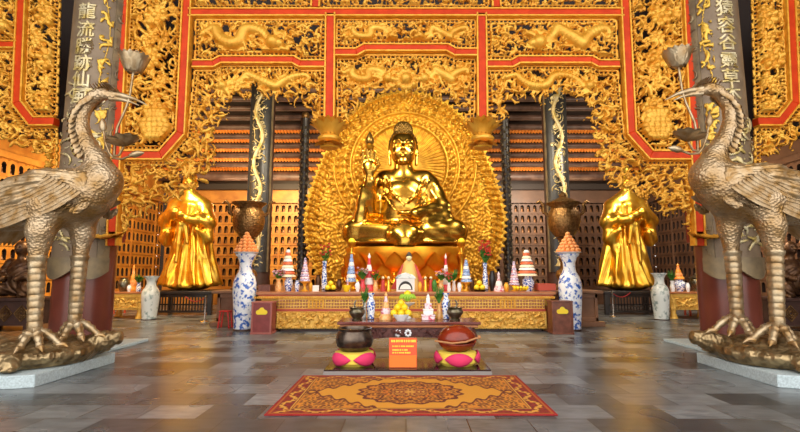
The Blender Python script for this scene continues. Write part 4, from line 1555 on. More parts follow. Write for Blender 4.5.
def carpet():
    f0, f1 = FP(264, 416), FP(558, 416); g0 = FP(307, 373)
    cx = (f0.x + f1.x) / 2; hx = (f1.x - f0.x) / 2; g0.y = 6.97; cy = (f0.y + g0.y) / 2; hy = (g0.y - f0.y) / 2
    nx, ny = 380, 260
    xs = np.linspace(-hx, hx, nx); ys = np.linspace(-hy, hy, ny)
    X, Y = np.meshgrid(xs, ys, indexing='ij')
    ax, ay = np.abs(X), np.abs(Y)
    d = np.minimum(hx - ax, hy - ay)
    gold = np.array(lin('da942c')[:3]); gold2 = np.array(lin('d08a28')[:3]); red = np.array(lin('8f2a1c')[:3]); dark = np.array(lin('6a2a16')[:3]); cream = np.array(lin('d89a3c')[:3]); orange = np.array(lin('d2741f')[:3])
    C_ = np.broadcast_to(gold, X.shape + (3,)).copy()

    def put(mask, col):
        C_[mask] = col
    fine = np.sin(62 * ax + 2.6 * np.sin(29 * ay)) * np.sin(62 * ay + 2.6 * np.sin(27 * ax))
    fine2 = np.sin(30 * np.hypot(ax, ay * 1.2) + 2 * np.cos(12 * np.arctan2(ay, ax)))
    cornr = ((hx - .2 - ax) / .95) ** .85 + ((hy - .2 - ay) / .55) ** .85 if False else np.clip((hx - .2 - ax), 0, 9) / 1.0 + np.clip((hy - .2 - ay), 0, 9) / .8
    sp = cornr < 1 + .07 * np.sin(ax * 34)
    put(sp, gold2)
    put(sp & (fine > .12), dark)
    put(sp & (fine < -.55), orange)
    put((np.abs(cornr - 1 - .07 * np.sin(ax * 34)) < .035), dark)
    e = np.sqrt((X / .62) ** 2 + (Y / .52) ** 2) + .05 * np.cos(16 * np.arctan2(Y / .52, X / .62))
    put(e < 1, gold2)
    put((e < 1) & ((fine > .1) | (fine2 > .75)), dark)
    put((e < 1) & (fine < -.6), orange)
    put(np.abs(e - 1) < .04, dark)
    put((e < .34), red * .8 + dark * .2); put((e < .34) & (fine > 0), cream)
    put(np.abs(e - .5) < .03, orange)
    bd = d < .24
    along = np.where(hx - ax < hy - ay, Y, X)
    put(bd, red)
    w = np.sin(along * 14) * .05
    m_ = bd & (np.abs(d - .135 - w) < .028)
    put(m_, cream)
    put(bd & (np.hypot(np.sin(along * 14) * .1 - .0, d - .135) < .05) & ~m_, orange)
    put(bd & (np.sin(along * 60) * np.sin(d * 60) > .45), dark)
    put((d < .07), red); put((d < .055) & (d > .03), orange * .6 + dark * .4); put((d < .03), np.array(lin('9c1f1c')[:3]))
    put((d > .205) & (d < .24), dark); put((d > .215) & (d < .228), cream)
    V = np.stack([X + cx, Y + cy, np.full(X.shape, .014)], -1).reshape(-1, 3)
    I = np.arange(nx * ny).reshape(nx, ny)
    F = np.stack([I[:-1, :-1], I[1:, :-1], I[1:, 1:], I[:-1, 1:]], -1).reshape(-1, 4)
    # skirt down to the floor
    m = attr_mat('carpet', .9, .35, 260)
    o = mesh_obj('carpet', V, F, m, None, (cx, cy, 0), solid=.012)
    a = o.data.attributes.new('pattern', 'FLOAT_COLOR', 'POINT')
    buf = np.ones((nx * ny, 4), np.float32); buf[:, :3] = C_.reshape(-1, 3)
    a.data.foreach_set('color', buf.ravel())
    tag(o, 'golden patterned carpet with red border and oval medallion on the grey floor', 'carpet')


carpet()

# ------------------------------------------------------------------ altar
YA = 12.0
zA = W(406, 292, YA).z


def ax_(px, Y=YA): return W(px, 300, Y).x


def az(py, Y=YA): return W(406, py, Y).z


al = thing('altar_table', (0, 12.5, 0), 'long carved gold and red altar table bearing the rows of offerings', 'altar')
x0, x1 = ax_(276), ax_(546)
MB().box(ax_(256), ax_(556), YA - .04, 13.0, zA - .07, zA).build('top', 'altar_top', al, bevel=.012)
MB().box(x0 + .06, x1 - .06, YA + .1, 12.9, .1, zA - .07).build('body', 'altar_red', al)
MB().box(ax_(258), ax_(554), YA + .02, 12.95, zA - .17, zA - .07).build('cornice', 'altar_gold', al, bevel=.01)
MB().box(x0, x1, YA + .03, YA + .12, az(311.5), az(309)).build('red_band', 'altar_red', al)
MB().box(ax_(258.5), ax_(553.5), YA + .0, YA + .05, az(296), az(294.4)).build('red_band', 'altar_red', al)
b = MB(); n = 120
for i in range(n):
    a = ax_(254) + (ax_(556) - ax_(254)) * i / n
    b.box(a, a + .04, YA - .0, YA + .05, az(298.6), az(296.6))
b.build('dentil_row', 'gold_flat', al)
MB().box(x0 + .02, x1 - .02, YA + .06, YA + .12, az(309), az(299)).build('frieze_board', 'altar_gold', al)
rl = Relief([(x0 + .04, az(308.6)), (x1 - .04, az(308.6)), (x1 - .04, az(299.4)), (x0 + .04, az(299.4))], .011, .01)
Hf = np.zeros(rl.H.shape, np.float32)
for ya, yb in ((301.8, 300.2), (304.8, 303.0), (307.8, 306.0)):
    Hf[(rl.Z > az(ya)) & (rl.Z < az(yb)) & ((rl.X % .073) < .045)] = .035
rl.H = Hf
rl.finish('frieze_carving', YA + .07, 'altar_top', al, flags=[0] * 4, solid=.01, back=.008)
for px in (316, 412, 508):
    m_ = MB()
    xm = ax_(px)
    m_.box(xm - .2, xm + .2, YA + .02, YA + .07, az(308.6), az(307.6)); m_.box(xm - .2, xm + .2, YA + .02, YA + .07, az(300.6), az(299.6))
    for k in (-.18, -.09, 0, .09, .18):
        m_.box(xm + k - .016, xm + k + .016, YA + .02, YA + .07, az(307.8), az(300.4))
    m_.build('medallion', 'gold_flat', al)
poly = [(x0 + .02, az(328.5)), (x1 - .02, az(328.5)), (x1 - .02, az(311.5)), (x0 + .02, az(311.5))]
rl = Relief(poly, .013, .03)
rl.fill(.085, .02, 77)
rl.finish('carved_apron', YA + .08, 'altar_gold', al, True, None, .035, .06, solid=.03, back=.012)
for xa, xb in ((260, 276), (546, 552)):
    MB().box(ax_(xa), ax_(xb), YA + .25, 12.8, 0, zA - .17).build('end_block', 'altar_top', al, bevel=.01)
    MB().box(ax_(xa) - .03, ax_(xb) + .03, YA + .2, 12.85, zA - .36, zA - .17).build('bracket', 'altar_gold', al, bevel=.02)
MB().box(x0 + .1, x1 - .1, YA + .12, 12.85, 0, .1).build('plinth', 'dark_wood', al)


# ------------------------------------------------------------------ kinds of offerings
def loc_(px, py, Y, z):
    w = W(px, py, Y)
    return Vector((w.x, Y, z))


def hgt(px, y0, y1, Y): return W(px, y0, Y).z - W(px, y1, Y).z


def tall_vase(px, ytop, Y, rpx, m, name, label, cat='vase', z=0., group=None, prof=None):
    top = W(px, ytop, Y).z
    H = top - z
    k = rpx / 11.2 / (FPX / Y)
    t = thing(name, loc_(px, 300, Y, z), label, cat, group)
    prof = prof or [(0, .0), (8.4, 0), (8.9, .02), (8.8, .06), (9.6, .2), (10.6, .38), (11.2, .52), (10.9, .62), (9.2, .70), (6.6, .76), (5.7, .82), (5.9, .88), (7.6, .95), (9.8, .985), (10.0, 1.0), (8.6, .995), (5.5, .93), (4.6, .86), (.01, .85)]
    MB().lathe([(max(.001, r * k), h * H) for r, h in prof], t.location, 32).build('body', m, t)
    MB().lathe([(8.2 * k, -.0), (9.3 * k, .0), (9.3 * k, .05 * H * .4), (8.4 * k, .05 * H * .5)], t.location, 32).build('foot_rim', 'dark_wood', t)
    return t, top, k


for sx, px in ((-1, 244.3), (1, 570.5)):
    side = 'left' if sx < 0 else 'right'
    t, top, k = tall_vase(px, 254, 12.35, 11.4, 'porc_blue', 'porcelain_vase', 'tall blue-and-white porcelain vase topped with fruit at the %s end of the altar' % side)
    c = Vector((t.location.x, 12.35, top))
    d = MB().lathe([(.001, -.03), (.2, -.02), (.31, .03), (.33, .05), (.2, .02), (.001, .0)], c, 24).build('fruit_dish', 'porcelain', None, c)
    tag(d, 'white dish of stacked fruit on top of the %s tall blue vase' % side, 'dish')
    r = .068
    lev = [(13, .25), (11, .205), (8, .155), (6, .105), (3, .05), (1, 0)]
    proto = None
    for li, (n, rr) in enumerate(lev):
        for i in range(n):
            a = 2 * PI * (i + .5 * (li % 2)) / n
            p = c + Vector((rr * math.cos(a), rr * math.sin(a), .085 + li * .088))
            if proto is None:
                b = MB().sph((0, 0, 0), r, (1, 1, .94), 12, 8)
                b.tube([(0, 0, .058), (.004, 0, .076)], [.012, .006], 6)
                o = b.build('orange', 'peach'); proto = o.data
            else:
                o = bpy.data.objects.new('orange', proto); COL.objects.link(o)
            o.location = p
            tag(o, 'small orange fruit in the pyramid on top of the %s tall blue vase' % side, 'fruit', 'fruit pyramid on the %s blue vase' % side)
    # bronze censer on the platform behind the vase
    pcx = 247.5 if sx < 0 else 565
    Yc = 13.75
    base = loc_(pcx, 250, Yc, PTZ)
    t = thing('bronze_censer', base, 'big ornate bronze censer with a flared rim behind the %s tall blue vase' % side, 'censer')
    zt = W(pcx, 203, Yc).z - PTZ; zb = W(pcx, 238, Yc).z - PTZ
    MB().lathe([(.001, 0), (.42, 0), (.44, .06), (.3, .12), (.22, .2), (.24, .3), (.3, .42), (.26, .55), (.16, .62), (.15, .8), (.2, .9), (.15, 1.0), (.14, zb - .1), (.24, zb)], base, 28).build('stem', 'urn_bronze', t)
    hb_ = zt - zb
    MB().lathe([(.1, zb), (.26, zb + .03 * hb_), (.42, zb + .25 * hb_), (.47, zb + .5 * hb_), (.43, zb + .74 * hb_), (.36, zb + .84 * hb_), (.38, zb + .9 * hb_), (.49, zb + .97 * hb_), (.5, zt), (.44, zt), (.3, zt - .1), (.01, zt - .12)], base, 32).build('bowl', 'urn_bronze', t)
    for s in (-1, 1):
        MB().tube([base + Vector((s * .42, 0, zb + .62 * hb_)), base + Vector((s * .58, 0, zb + .72 * hb_)), base + Vector((s * .6, 0, zb + .95 * hb_)), base + Vector((s * .7, 0, zt + .06)), base + Vector((s * .8, 0, zt))], [.05, .055, .05, .045, .02], 8).build('handle', 'urn_bronze', t)
    if sx > 0:
        MB().lathe([(.44, zt), (.36, zt + .06), (.2, zt + .12), (.1, zt + .18), (.12, zt + .24), (.05, zt + .32), (.001, zt + .34)], base, 24).build('lid', 'urn_bronze', t)
    # donation boxes
    pxa, pxb, ya, yb = ((251, 271.5, 302, 334.5) if sx < 0 else (552.5, 573.5, 301, 331.5))
    Yb = min(FP(300, yb).y, 11.5)
    w = W(pxb, 320, Yb).x - W(pxa, 320, Yb).x; h = W(300, ya, Yb).z; cx = (W(pxb, 320, Yb).x + W(pxa, 320, Yb).x) / 2
    t = thing('donation_box', (cx, Yb + .2, 0), ('dark red wooden box with a yellow lotus emblem before the left blue vase' if sx < 0 else 'brown wooden box with a yellow lotus emblem before the right blue vase'), 'box')
    m1, m2 = ('box_red', 'box_frame') if sx < 0 else ('box_brown', 'box_brown')
    MB().box(cx - w / 2 + .01, cx + w / 2 - .01, Yb + .02, Yb + .42, .03, h - .03).build('body', m1, t, bevel=.006)
    MB().box(cx - w / 2 - .01, cx + w / 2 + .01, Yb, Yb + .44, h - .035, h).build('top', m2, t, bevel=.006)
    MB().box(cx - w / 2 - .01, cx + w / 2 + .01, Yb - .01, Yb + .44, 0, .05).build('plinth', m2, t, bevel=.006)
    f = MB()
    f.box(cx - w / 2, cx - w / 2 + .045, Yb, Yb + .03, .05, h - .035); f.box(cx + w / 2 - .045, cx + w / 2, Yb, Yb + .03, .05, h - .035)
    f.build('stile', m2, t, bevel=.004)
    e = MB()
    zc_ = h * .7
    pts = [(cx - .10, zc_ - .07), (cx + .10, zc_ - .07)]
    for (ox, oz, rr_, a0, a1) in ((.085, -.015, .055, -1.1, 1.6), (0, .035, .065, .3, PI - .3), (-.085, -.015, .055, PI - 1.6, PI + 1.1)):
        for i in range(9):
            a = a0 + (a1 - a0) * i / 8
            pts.append((cx + ox + rr_ * math.cos(a), zc_ + oz + rr_ * math.sin(a)))
    e.prism(pts, Yb + .005, Yb + .03)
    e.build('emblem', 'emblem', t)

AY = 12.38


def tiered(px, ytop, ybot, wpx, tiers, mats, name, label, cat, Y=AY, z=None, stand=None, square=False, tip=None, group=None):
    """stacked offering: tiers shrink towards the top; one part per tier"""
    z = zA if z is None else z
    u = Y / FPX
    c = loc_(px, 290, Y, z)
    H = hgt(px, ytop, ybot, Y)
    t = thing(name, c, label, cat, group)
    z0 = 0
    if stand:
        hs = stand[0] * u
        r = wpx * .5 * u
        MB().lathe([(.001, 0), (r * .7, 0), (r * .72, .03 * hs), (r * .3, .25 * hs), (r * .22, .5 * hs), (r * .4, .75 * hs), (r * 1.0, .95 * hs), (r * 1.0, hs), (.001, hs)], c, 20).build('stand', stand[1], t)
        z0 = hs
    n = tiers
    hh = (H - z0) / (n + (.8 if tip else 0))
    for i in range(n):
        r = wpx * .5 * u * (1 - .72 * i / max(1, n - 1) if n > 1 else 1)
        r2 = r * .82
        zz = z0 + hh * i
        mm = mats[i % len(mats)]
        if square:
            b = MB()
            b.box(c.x - r, c.x + r, c.y - r, c.y + r, z + zz, z + zz + hh * .72)
            b.box(c.x - r * 1.08, c.x + r * 1.08, c.y - r * 1.08, c.y + r * 1.08, z + zz + hh * .72, z + zz + hh)
            b.build('tier', mm, t, bevel=r * .1)
        else:
            MB().lathe([(.001, zz), (r, zz), (r * 1.05, zz + hh * .15), (r * .98, zz + hh * .55), (r2, zz + hh * .8), (r2 * 1.0, zz + hh), (.001, zz + hh)], c, 18).build('tier', mm, t)
    if tip:
        zz = z0 + hh * n
        MB().lathe([(.001, zz), (wpx * .1 * u, zz), (wpx * .14 * u, zz + hh * .25), (wpx * .05 * u, zz + hh * .6), (.001, zz + hh * .8)], c, 12).build('tip', tip, t)
    return t


def pot(px, ytop, ybot, wpx, m, name, label, cat, Y=AY, z=None, prof=None, extra=None, group=None):
    z = zA if z is None else z
    u = Y / FPX
    c = loc_(px, 290, Y, z); H = hgt(px, ytop, ybot, Y); r = wpx * .5 * u
    t = thing(name, c, label, cat, group)
    prof = prof or [(.001, 0), (.6, 0), (.62, .05), (.85, .25), (1, .5), (.9, .75), (.6, .9), (.7, 1), (.55, 1), (.4, .85), (.001, .8)]
    MB().lathe([(max(.001, a * r), b_ * H) for a, b_ in prof], c, 24).build('body', m, t)
    return t, c, H, r


def fruit_heap(px, ybot, Y, z, r, n1, m, label, group, base=True, cat='fruit', name='mango', dish=None):
    """a little pile: every fruit an object, on its own plate"""
    c = loc_(px, 290, Y, z)
    if dish:
        R_ = r * (n1 + .6)
        d = MB().lathe([(.001, 0), (R_ * .5, 0), (R_ * .55, .02), (R_ * .95, .05), (R_, .06), (R_ * .9, .055), (.001, .025)], c, 24).build('plate', dish[0], None, c)
        tag(d, dish[1], 'plate')
    zz = .03 if dish else 0
    me = None
    spots = []
    if n1 == 3: spots = [(-1.02, -.3, 0), (1.02, -.3, 0), (0, 1.0, 0), (0, .1, 1.55)]
    elif n1 == 2: spots = [(-1.02, 0, 0), (1.02, 0, 0), (0, 0, 1.6)]
    else: spots = [(-2.05, 0, 0), (0, -.4, 0), (2.05, 0, 0), (-1.02, 1.5, 0), (1.02, 1.5, 0), (-1.0, .3, 1.5), (1.0, .3, 1.5), (0, .6, 2.7)]
    for (a, b_, e) in spots:
        if me is None:
            q_ = MB().sph((0, 0, 0), r, (1, 1, .95), 14, 9)
            q_.tube([(0, 0, r * .85), (r * .08, 0, r * 1.15)], [r * .12, r * .08], 6)
            o = q_.build(name, m); me = o.data
        else:
            o = bpy.data.objects.new(name, me); COL.objects.link(o)
        o.location = c + Vector((a * r, b_ * r, zz + r * .95 + e * r))
        tag(o, label, cat, group)


def bouquet(px, ytop, ybot, wpx, m_pot, m_fl, name, label, Y=AY, z=None, leaf='green_leaf', potfrac=.5, seed=1, cat='flowers', n=16):
    z = zA if z is None else z
    u = Y / FPX
    c = loc_(px, 290, Y, z); H = hgt(px, ytop, ybot, Y); r = wpx * .5 * u
    t = thing(name, c, label, cat)
    hp = H * potfrac
    MB().lathe([(.001, 0), (r * .42, 0), (r * .5, .3 * hp), (r * .42, .6 * hp), (r * .3, .8 * hp), (r * .45, hp), (r * .3, hp), (.001, .9 * hp)], c, 20).build('vase', m_pot, t)
    R = random.Random(seed)
    lv = MB(); fl = MB()
    n = int(n * 1.8)
    for i in range(n):
        a = R.random() * 6.28; q_ = R.random() ** .5
        top = c + Vector((math.cos(a) * r * q_ * 1.1, math.sin(a) * r * q_ * 1.1, hp + (H - hp) * (.3 + .65 * R.random())))
        lv.tube([c + Vector((0, 0, hp * .95)), top], [.006, .005], 5)
        lv.leaf(c + Vector((0, 0, hp)) + (top - c - Vector((0, 0, hp))) * .45, (math.cos(a + 1), math.sin(a + 1), .7), (0, 0, 1), r * .8, r * .35, .1)
        if m_fl and i % 2 == 0 or (m_fl and potfrac > .55):
            for k in range(5):
                b = a + 2 * PI * k / 5
                fl.leaf(top, (math.cos(b), math.sin(b), .7), (0, 0, 1), r * .42, r * .34, .2, 4)
    lv.build('foliage', leaf, t)
    if m_fl: fl.build('blossom', m_fl, t)
    return t


# left half of the altar
bouquet(278.5, 269.5, 290, 11, 'wrap', 'pinkwhite', 'gift_basket', 'orange wrapped gift basket with a pink bow, leftmost offering on the altar', seed=3, potfrac=.62, cat='basket')
t, c, H, r = pot(288.5, 276, 290, 8.5, 'porc_blue_small', 'porcelain_jar', 'small blue-and-white jar under the left tiered cake tower', 'jar', Y=12.55)
tiered(287, 248.5, 276, 15.5, 9, ['cake', 'cake_red', 'white'], 'cake_tower', 'tiered cream and orange cake tower on the left small blue jar', 'offering', Y=12.55, z=zA + H)
tiered(304.5, 256, 290, 10, 9, ['lilac', 'pinkwhite'], 'offering_tower', 'slender lilac tiered tower on a gilt stand, left half of the altar', 'offering', stand=(10, 'gold_flat'), tip='lilac')
o = MB().cbox((ax_(315.5, 12.3), 12.3, zA), (.17, .02, .16)).build('white_card', 'white', None, (ax_(315.5, 12.3), 12.3, zA), bevel=.004)
tag(o, 'small white card standing on the altar right of the left lilac tower', 'card')
bouquet(324, 242, 290, 11, 'porc_blue_small', 'red_flower', 'lotus_lamp', 'dark blue vase with a red lotus lamp, left of the lotus pedestal', seed=5, potfrac=.62, Y=12.6, n=12)
fruit_heap(330.5, 290, 12.3, zA, .072, 3, 'yellow_fruit', 'round yellow fruit in the pile in front of the left dark blue vase', 'yellow fruits at the left of the altar', dish=('dark_bronze', 'dark footed plate under the left yellow fruits on the altar'))
tiered(351, 250, 290, 10.5, 7, ['blue_glass', 'white', 'blue_glass'], 'glass_pagoda', 'blue and white glass pagoda with a gold tip, left of the red can tower', 'offering', stand=(9, 'gold_flat'), tip='gold_flat', Y=12.6)
pot(346.5, 284.5, 291, 8.5, 'yellow_fruit', 'yellow_bowl', 'small yellow bowl at the altar edge before the left glass pagoda', 'bowl', Y=12.16, prof=[(.001, 0), (.5, 0), (.9, .5), (1, 1), (.85, 1), (.6, .5), (.001, .4)])
tiered(347.5, 270, 284.5, 5.5, 2, ['white', 'pinkwhite'], 'figurine', 'little white figurine behind the small yellow bowl', 'figurine', Y=12.42, tip='white')
tiered(369, 252, 290, 11, 5, ['can_red', 'white'], 'can_tower', 'red and white tower of stacked cans beside the left flower bouquet', 'offering', Y=12.6, tip='white')
bouquet(362.5, 266, 290, 11, 'can_red', 'pinkwhite', 'flower_bouquet', 'green and pink bouquet in a red pot left of the white shrine', seed=8)
bouquet(375.5, 268, 290, 10, 'wrap', 'red_flower', 'flower_bouquet', 'small red flower bouquet next to the left can tower', seed=9, Y=12.5)
for px, lab in ((383, 'small dark robed figurine left of the white model shrine'), (388.5, 'small gilded figurine close beside the white model shrine, left'), (425.5, 'small gilded figurine close beside the white model shrine, right'), (431, 'small dark robed figurine right of the white model shrine')):
    u = AY / FPX
    c = loc_(px, 290, AY, zA)
    t = thing('figurine', c, lab, 'figurine')
    H = hgt(px, 274, 290, AY)
    MB().lathe([(.001, 0), (2.6 * u, 0), (2.7 * u, .1 * H), (1.9 * u, .4 * H), (1.7 * u, .62 * H), (.8 * u, .74 * H), (.001, .75 * H)], c, 14).build('robe', 'robe_red' if px in (383, 431) else 'statue_gold', t)
    b = MB().sph(c + Vector((0, 0, .84 * H)), 1.5 * u, n=12, m=8); b.build('head', 'skin_gold', t)
# the little robed statue and the model shrine in the middle
u = 12.6 / FPX
c = loc_(409, 290, 12.74, zA)
t = thing('robed_statuette', c, 'small statuette in a spread golden cape with red panels, behind the white model shrine', 'statuette')
H = hgt(409, 251, 290, 12.62)
MB().lathe([(.001, 0), (19 * u, 0), (18.5 * u, .03 * H), (10.5 * u, .45 * H), (5.5 * u, .72 * H), (2.5 * u, .8 * H), (.001, .81 * H)], c, 28, 1, .35).build('cape', 'robe_gold', t)
for s in (-1, 1):
    b = MB()
    p = [(c.x + s * 5.2 * u, zA + .70 * H), (c.x + s * 7.2 * u, zA + .66 * H), (c.x + s * 18 * u, zA + .05 * H), (c.x + s * 12 * u, zA + .05 * H)]
    v = [(p_[0], 12.74 - .06 - .42 * (1 - (p_[1] - zA) / H) ** 1 * .35, p_[1]) for p_ in p]
    b.add(v + [(a, y + .03, z_) for a, y, z_ in v], [(0, 1, 2, 3), (7, 6, 5, 4), (0, 4, 5, 1), (1, 5, 6, 2), (2, 6, 7, 3), (3, 7, 4, 0)])
    b.build('cape_panel', 'robe_red', t)
MB().sph(c + Vector((0, -.02, .85 * H)), 2.9 * u, (1, 1, 1.15), 16, 10).build('head', 'skin_gold', t)
MB().lathe([(3.0 * u, .87 * H), (3.2 * u, .9 * H), (2.2 * u, .96 * H), (.8 * u, 1.0 * H), (.001, 1.02 * H)], c, 16).build('cap', 'ink', t)
c = loc_(405.5, 290, 12.3, zA)
u = 12.3 / FPX
t = thing('model_shrine', c, 'small white model shrine with an arched doorway at the middle of the altar', 'shrine')
H = hgt(405.5, 273, 291, 12.3)
MB().box(c.x - 9 * u, c.x + 9 * u, 12.22, 12.5, zA, zA + .74 * H).build('body', 'white', t, bevel=.008)
MB().prism([(c.x - 10.5 * u, zA + .72 * H), (c.x + 10.5 * u, zA + .72 * H), (c.x + 8 * u, zA + .9 * H), (c.x, zA + 1.06 * H), (c.x - 8 * u, zA + .9 * H)], 12.2, 12.52).build('roof', 'porc_grey', t, bevel=.008)
b = MB()
b.prism([(c.x + 7 * u * math.cos(PI * i / 12), zA + .1 * H + .48 * H * math.sin(PI * i / 12)) for i in range(13)], 12.205, 12.23)
b.build('arch', 'ink', t)
b = MB()
b.prism([(c.x + 5.6 * u * math.cos(PI * i / 12), zA + .13 * H + .3 * H * math.sin(PI * i / 12)) for i in range(13)], 12.195, 12.21)
b.build('plaque', 'white', t)
# right half
tiered(446, 246.5, 284, 8.5, 5, ['can_red', 'white'], 'can_tower', 'slim red and white tower of stacked cans right of the model shrine', 'offering', Y=12.62, tip='white')
bouquet(441, 268, 290, 12, 'wrap', 'pinkwhite', 'flower_bouquet', 'pink and yellow flower bouquet at the foot of the right can tower', seed=14)
bouquet(449, 272, 290, 8, 'white', 'red_flower', 'flower_bouquet', 'small bouquet in a white pot before the right can tower', seed=15, Y=12.3)
bouquet(454, 267, 290, 8.5, 'white', None, 'potted_plant', 'bushy green plant in a white pot right of the slim can tower', seed=16, Y=12.55, n=26, cat='plant', potfrac=.45)
tiered(466.5, 256, 290, 10.5, 7, ['blue_glass', 'white', 'blue_glass'], 'glass_pagoda', 'blue and white glass pagoda with a gold tip beside the right yellow fruits', 'offering', stand=(9, 'gold_flat'), tip='gold_flat', Y=12.5)
fruit_heap(479.5, 290, 12.3, zA, .075, 3, 'yellow_fruit', 'round yellow fruit in the pile left of the vase of red flowers', 'yellow fruits at the right of the altar', dish=('dark_bronze', 'dark footed plate under the right yellow fruits on the altar'))
bouquet(485.5, 240, 290, 11, 'porc_blue_small', 'red_flower', 'flower_vase', 'blue vase with tall red flowers near the right edge of the mandorla', seed=17, potfrac=.56, Y=12.6, n=30)
pot(492.5, 270, 290, 7, 'black_wood', 'lantern', 'small dark lantern with a gilt bowl behind the white and pink bag', 'lantern', Y=12.7)
tiered(499, 270, 290, 10, 3, ['pinkwhite', 'white'], 'gift_bag', 'white and pink wrapped gift between the red flowers and right lilac tower', 'gift', Y=12.35, tip='pinkwhite')
tiered(514.5, 256, 286, 10, 9, ['lilac', 'pinkwhite'], 'offering_tower', 'slender lilac tiered tower on a gilt stand, right half of the altar', 'offering', stand=(6, 'gold_flat'), tip='lilac', Y=12.6)
t, c, H, r = pot(528.5, 275, 290, 12, 'porc_blue_small', 'porcelain_jar', 'round blue-and-white jar under the right tiered cake tower', 'jar', Y=12.62)
tiered(527.5, 249, 275, 19, 9, ['cake', 'cake_red', 'white'], 'cake_tower', 'broad tiered cream and red cake tower on the right round jar', 'offering', Y=12.62, z=zA + H, square=False)
# smaller pieces filling the gaps between the tall offerings
for k, (px, yt, w_, m_, nm, lab, Yk) in enumerate((
    (297, 279, 5, 'porc_blue_small', 'blue_cup', 'small blue-and-white cup between the left cake tower and the lilac tower', 12.35),
    (310.5, 281, 4, 'gold_flat', 'gold_cup', 'small gilt cup right of the left lilac tower', 12.6),
    (318, 274, 6, 'dark_bronze', 'bronze_jar', 'dark bronze jar left of the red lotus lamp', 12.8),
    (339, 278, 6, 'dark_bronze', 'bronze_jar', 'dark bronze jar between the left yellow fruits and the glass pagoda', 12.7),
    (357.5, 280, 5, 'porcelain', 'white_cup', 'small white cup right of the left glass pagoda', 12.3),
    (420, 280, 4.5, 'gold_flat', 'gold_cup', 'small gilt cup right of the white model shrine', 12.25),
    (434.5, 278, 5, 'green_leaf', 'green_jar', 'small green jar left of the right flower bouquet', 12.3),
    (459.5, 281, 4.5, 'porcelain', 'white_cup', 'small white cup left of the right glass pagoda', 12.3),
    (472, 277, 5, 'dark_bronze', 'bronze_jar', 'dark bronze jar right of the right glass pagoda', 12.75),
    (506.5, 281, 5, 'gold_flat', 'gold_cup', 'small gilt cup between the white and pink gift and the lilac tower', 12.3))):
    pot(px, yt, 290, w_, m_, nm, lab, 'cup' if 'cup' in nm else 'jar', Y=Yk)
# bananas
c = loc_(520, 290, 12.2, zA)
for i in range(5):
    b = MB()
    a = (i - 2) * .35
    pts = [c + Vector((math.sin(a) * .02 + (i - 2) * .055 + .09 * math.sin(a) * k / 5, -.02 - .1 * math.sin(PI * k / 6), .03 + .13 * (k / 6) ** 1.5 if False else .03 + .10 * math.sin(PI * (k / 6) * .5))) for k in range(7)]
    b.tube(pts, [.012, .028, .034, .036, .034, .026, .01], 8)
    o = b.build('banana', 'yellow_fruit', None, c + Vector(((i - 2) * .055, 0, 0)))
    tag(o, 'yellow banana lying before the right round blue jar', 'fruit', 'bananas on the altar')
# tray box
t = thing('wooden_tray', loc_(548, 290, 12.5, zA), 'long low red-brown wooden box on the right end of the altar', 'box')
xa, xb = ax_(537, 12.5), ax_(554, 12.5)
MB().box(xa, xb, 12.3, 12.75, zA, zA + .03).build('bottom', 'box_brown', t)
for (a, b_, c_, d_) in ((xa, xb, 12.3, 12.33), (xa, xb, 12.72, 12.75), (xa, xa + .03, 12.33, 12.72), (xb - .03, xb, 12.33, 12.72)):
    MB().box(a, b_, c_, d_, zA + .03, zA + .2).build('side', 'altar_red', t, bevel=.004)
# left counterpart tray behind the basket
t = thing('wooden_tray', loc_(262, 290, 12.5, zA), 'low red-brown wooden box between the left blue vase and the gift basket', 'box')
xa, xb = ax_(260, 12.5), ax_(272, 12.5)
MB().box(xa, xb, 12.3, 12.75, zA, zA + .03).build('bottom', 'box_brown', t)
for (a, b_, c_, d_) in ((xa, xb, 12.3, 12.33), (xa, xb, 12.72, 12.75), (xa, xa + .03, 12.33, 12.72), (xb - .03, xb, 12.33, 12.72)):
    MB().box(a, b_, c_, d_, zA + .03, zA + .17).build('side', 'box_brown', t, bevel=.004)
# two gilded lotus candlesticks flanking the seated statue
for px, sd in ((351, 'left'), (462, 'right')):
    Yk = 13.35
    c = loc_(px, 290, Yk, PTZ)
    H = hgt(px, 236, 289, Yk)
    t = thing('candlestick', c, 'tall golden lotus candlestick at the %s foot of the seated statue' % sd, 'candlestick')
    MB().lathe([(.001, 0), (.2, 0), (.2, .05), (.08, .12), (.06, .3), (.1, .36), (.06, .42), (.05, H * .6), (.12, H * .68), (.05, H * .72), (.05, H * .8), (.001, H * .8)], c, 20).build('stem', 'statue_gold', t)
    b = MB()
    for k in range(9):
        a = 2 * PI * k / 9
        dv = Vector((math.cos(a), math.sin(a), 0))
        b.leaf(c + Vector((0, 0, H * .78)), dv + Vector((0, 0, .9)), Vector((0, 0, 1)) - dv, H * .15, .16, .2)
    b.build('lotus_cup', 'statue_gold', t)
    MB().sph(c + Vector((0, 0, H * .92)), .1, n=14, m=9).build('globe', 'emblem', t)

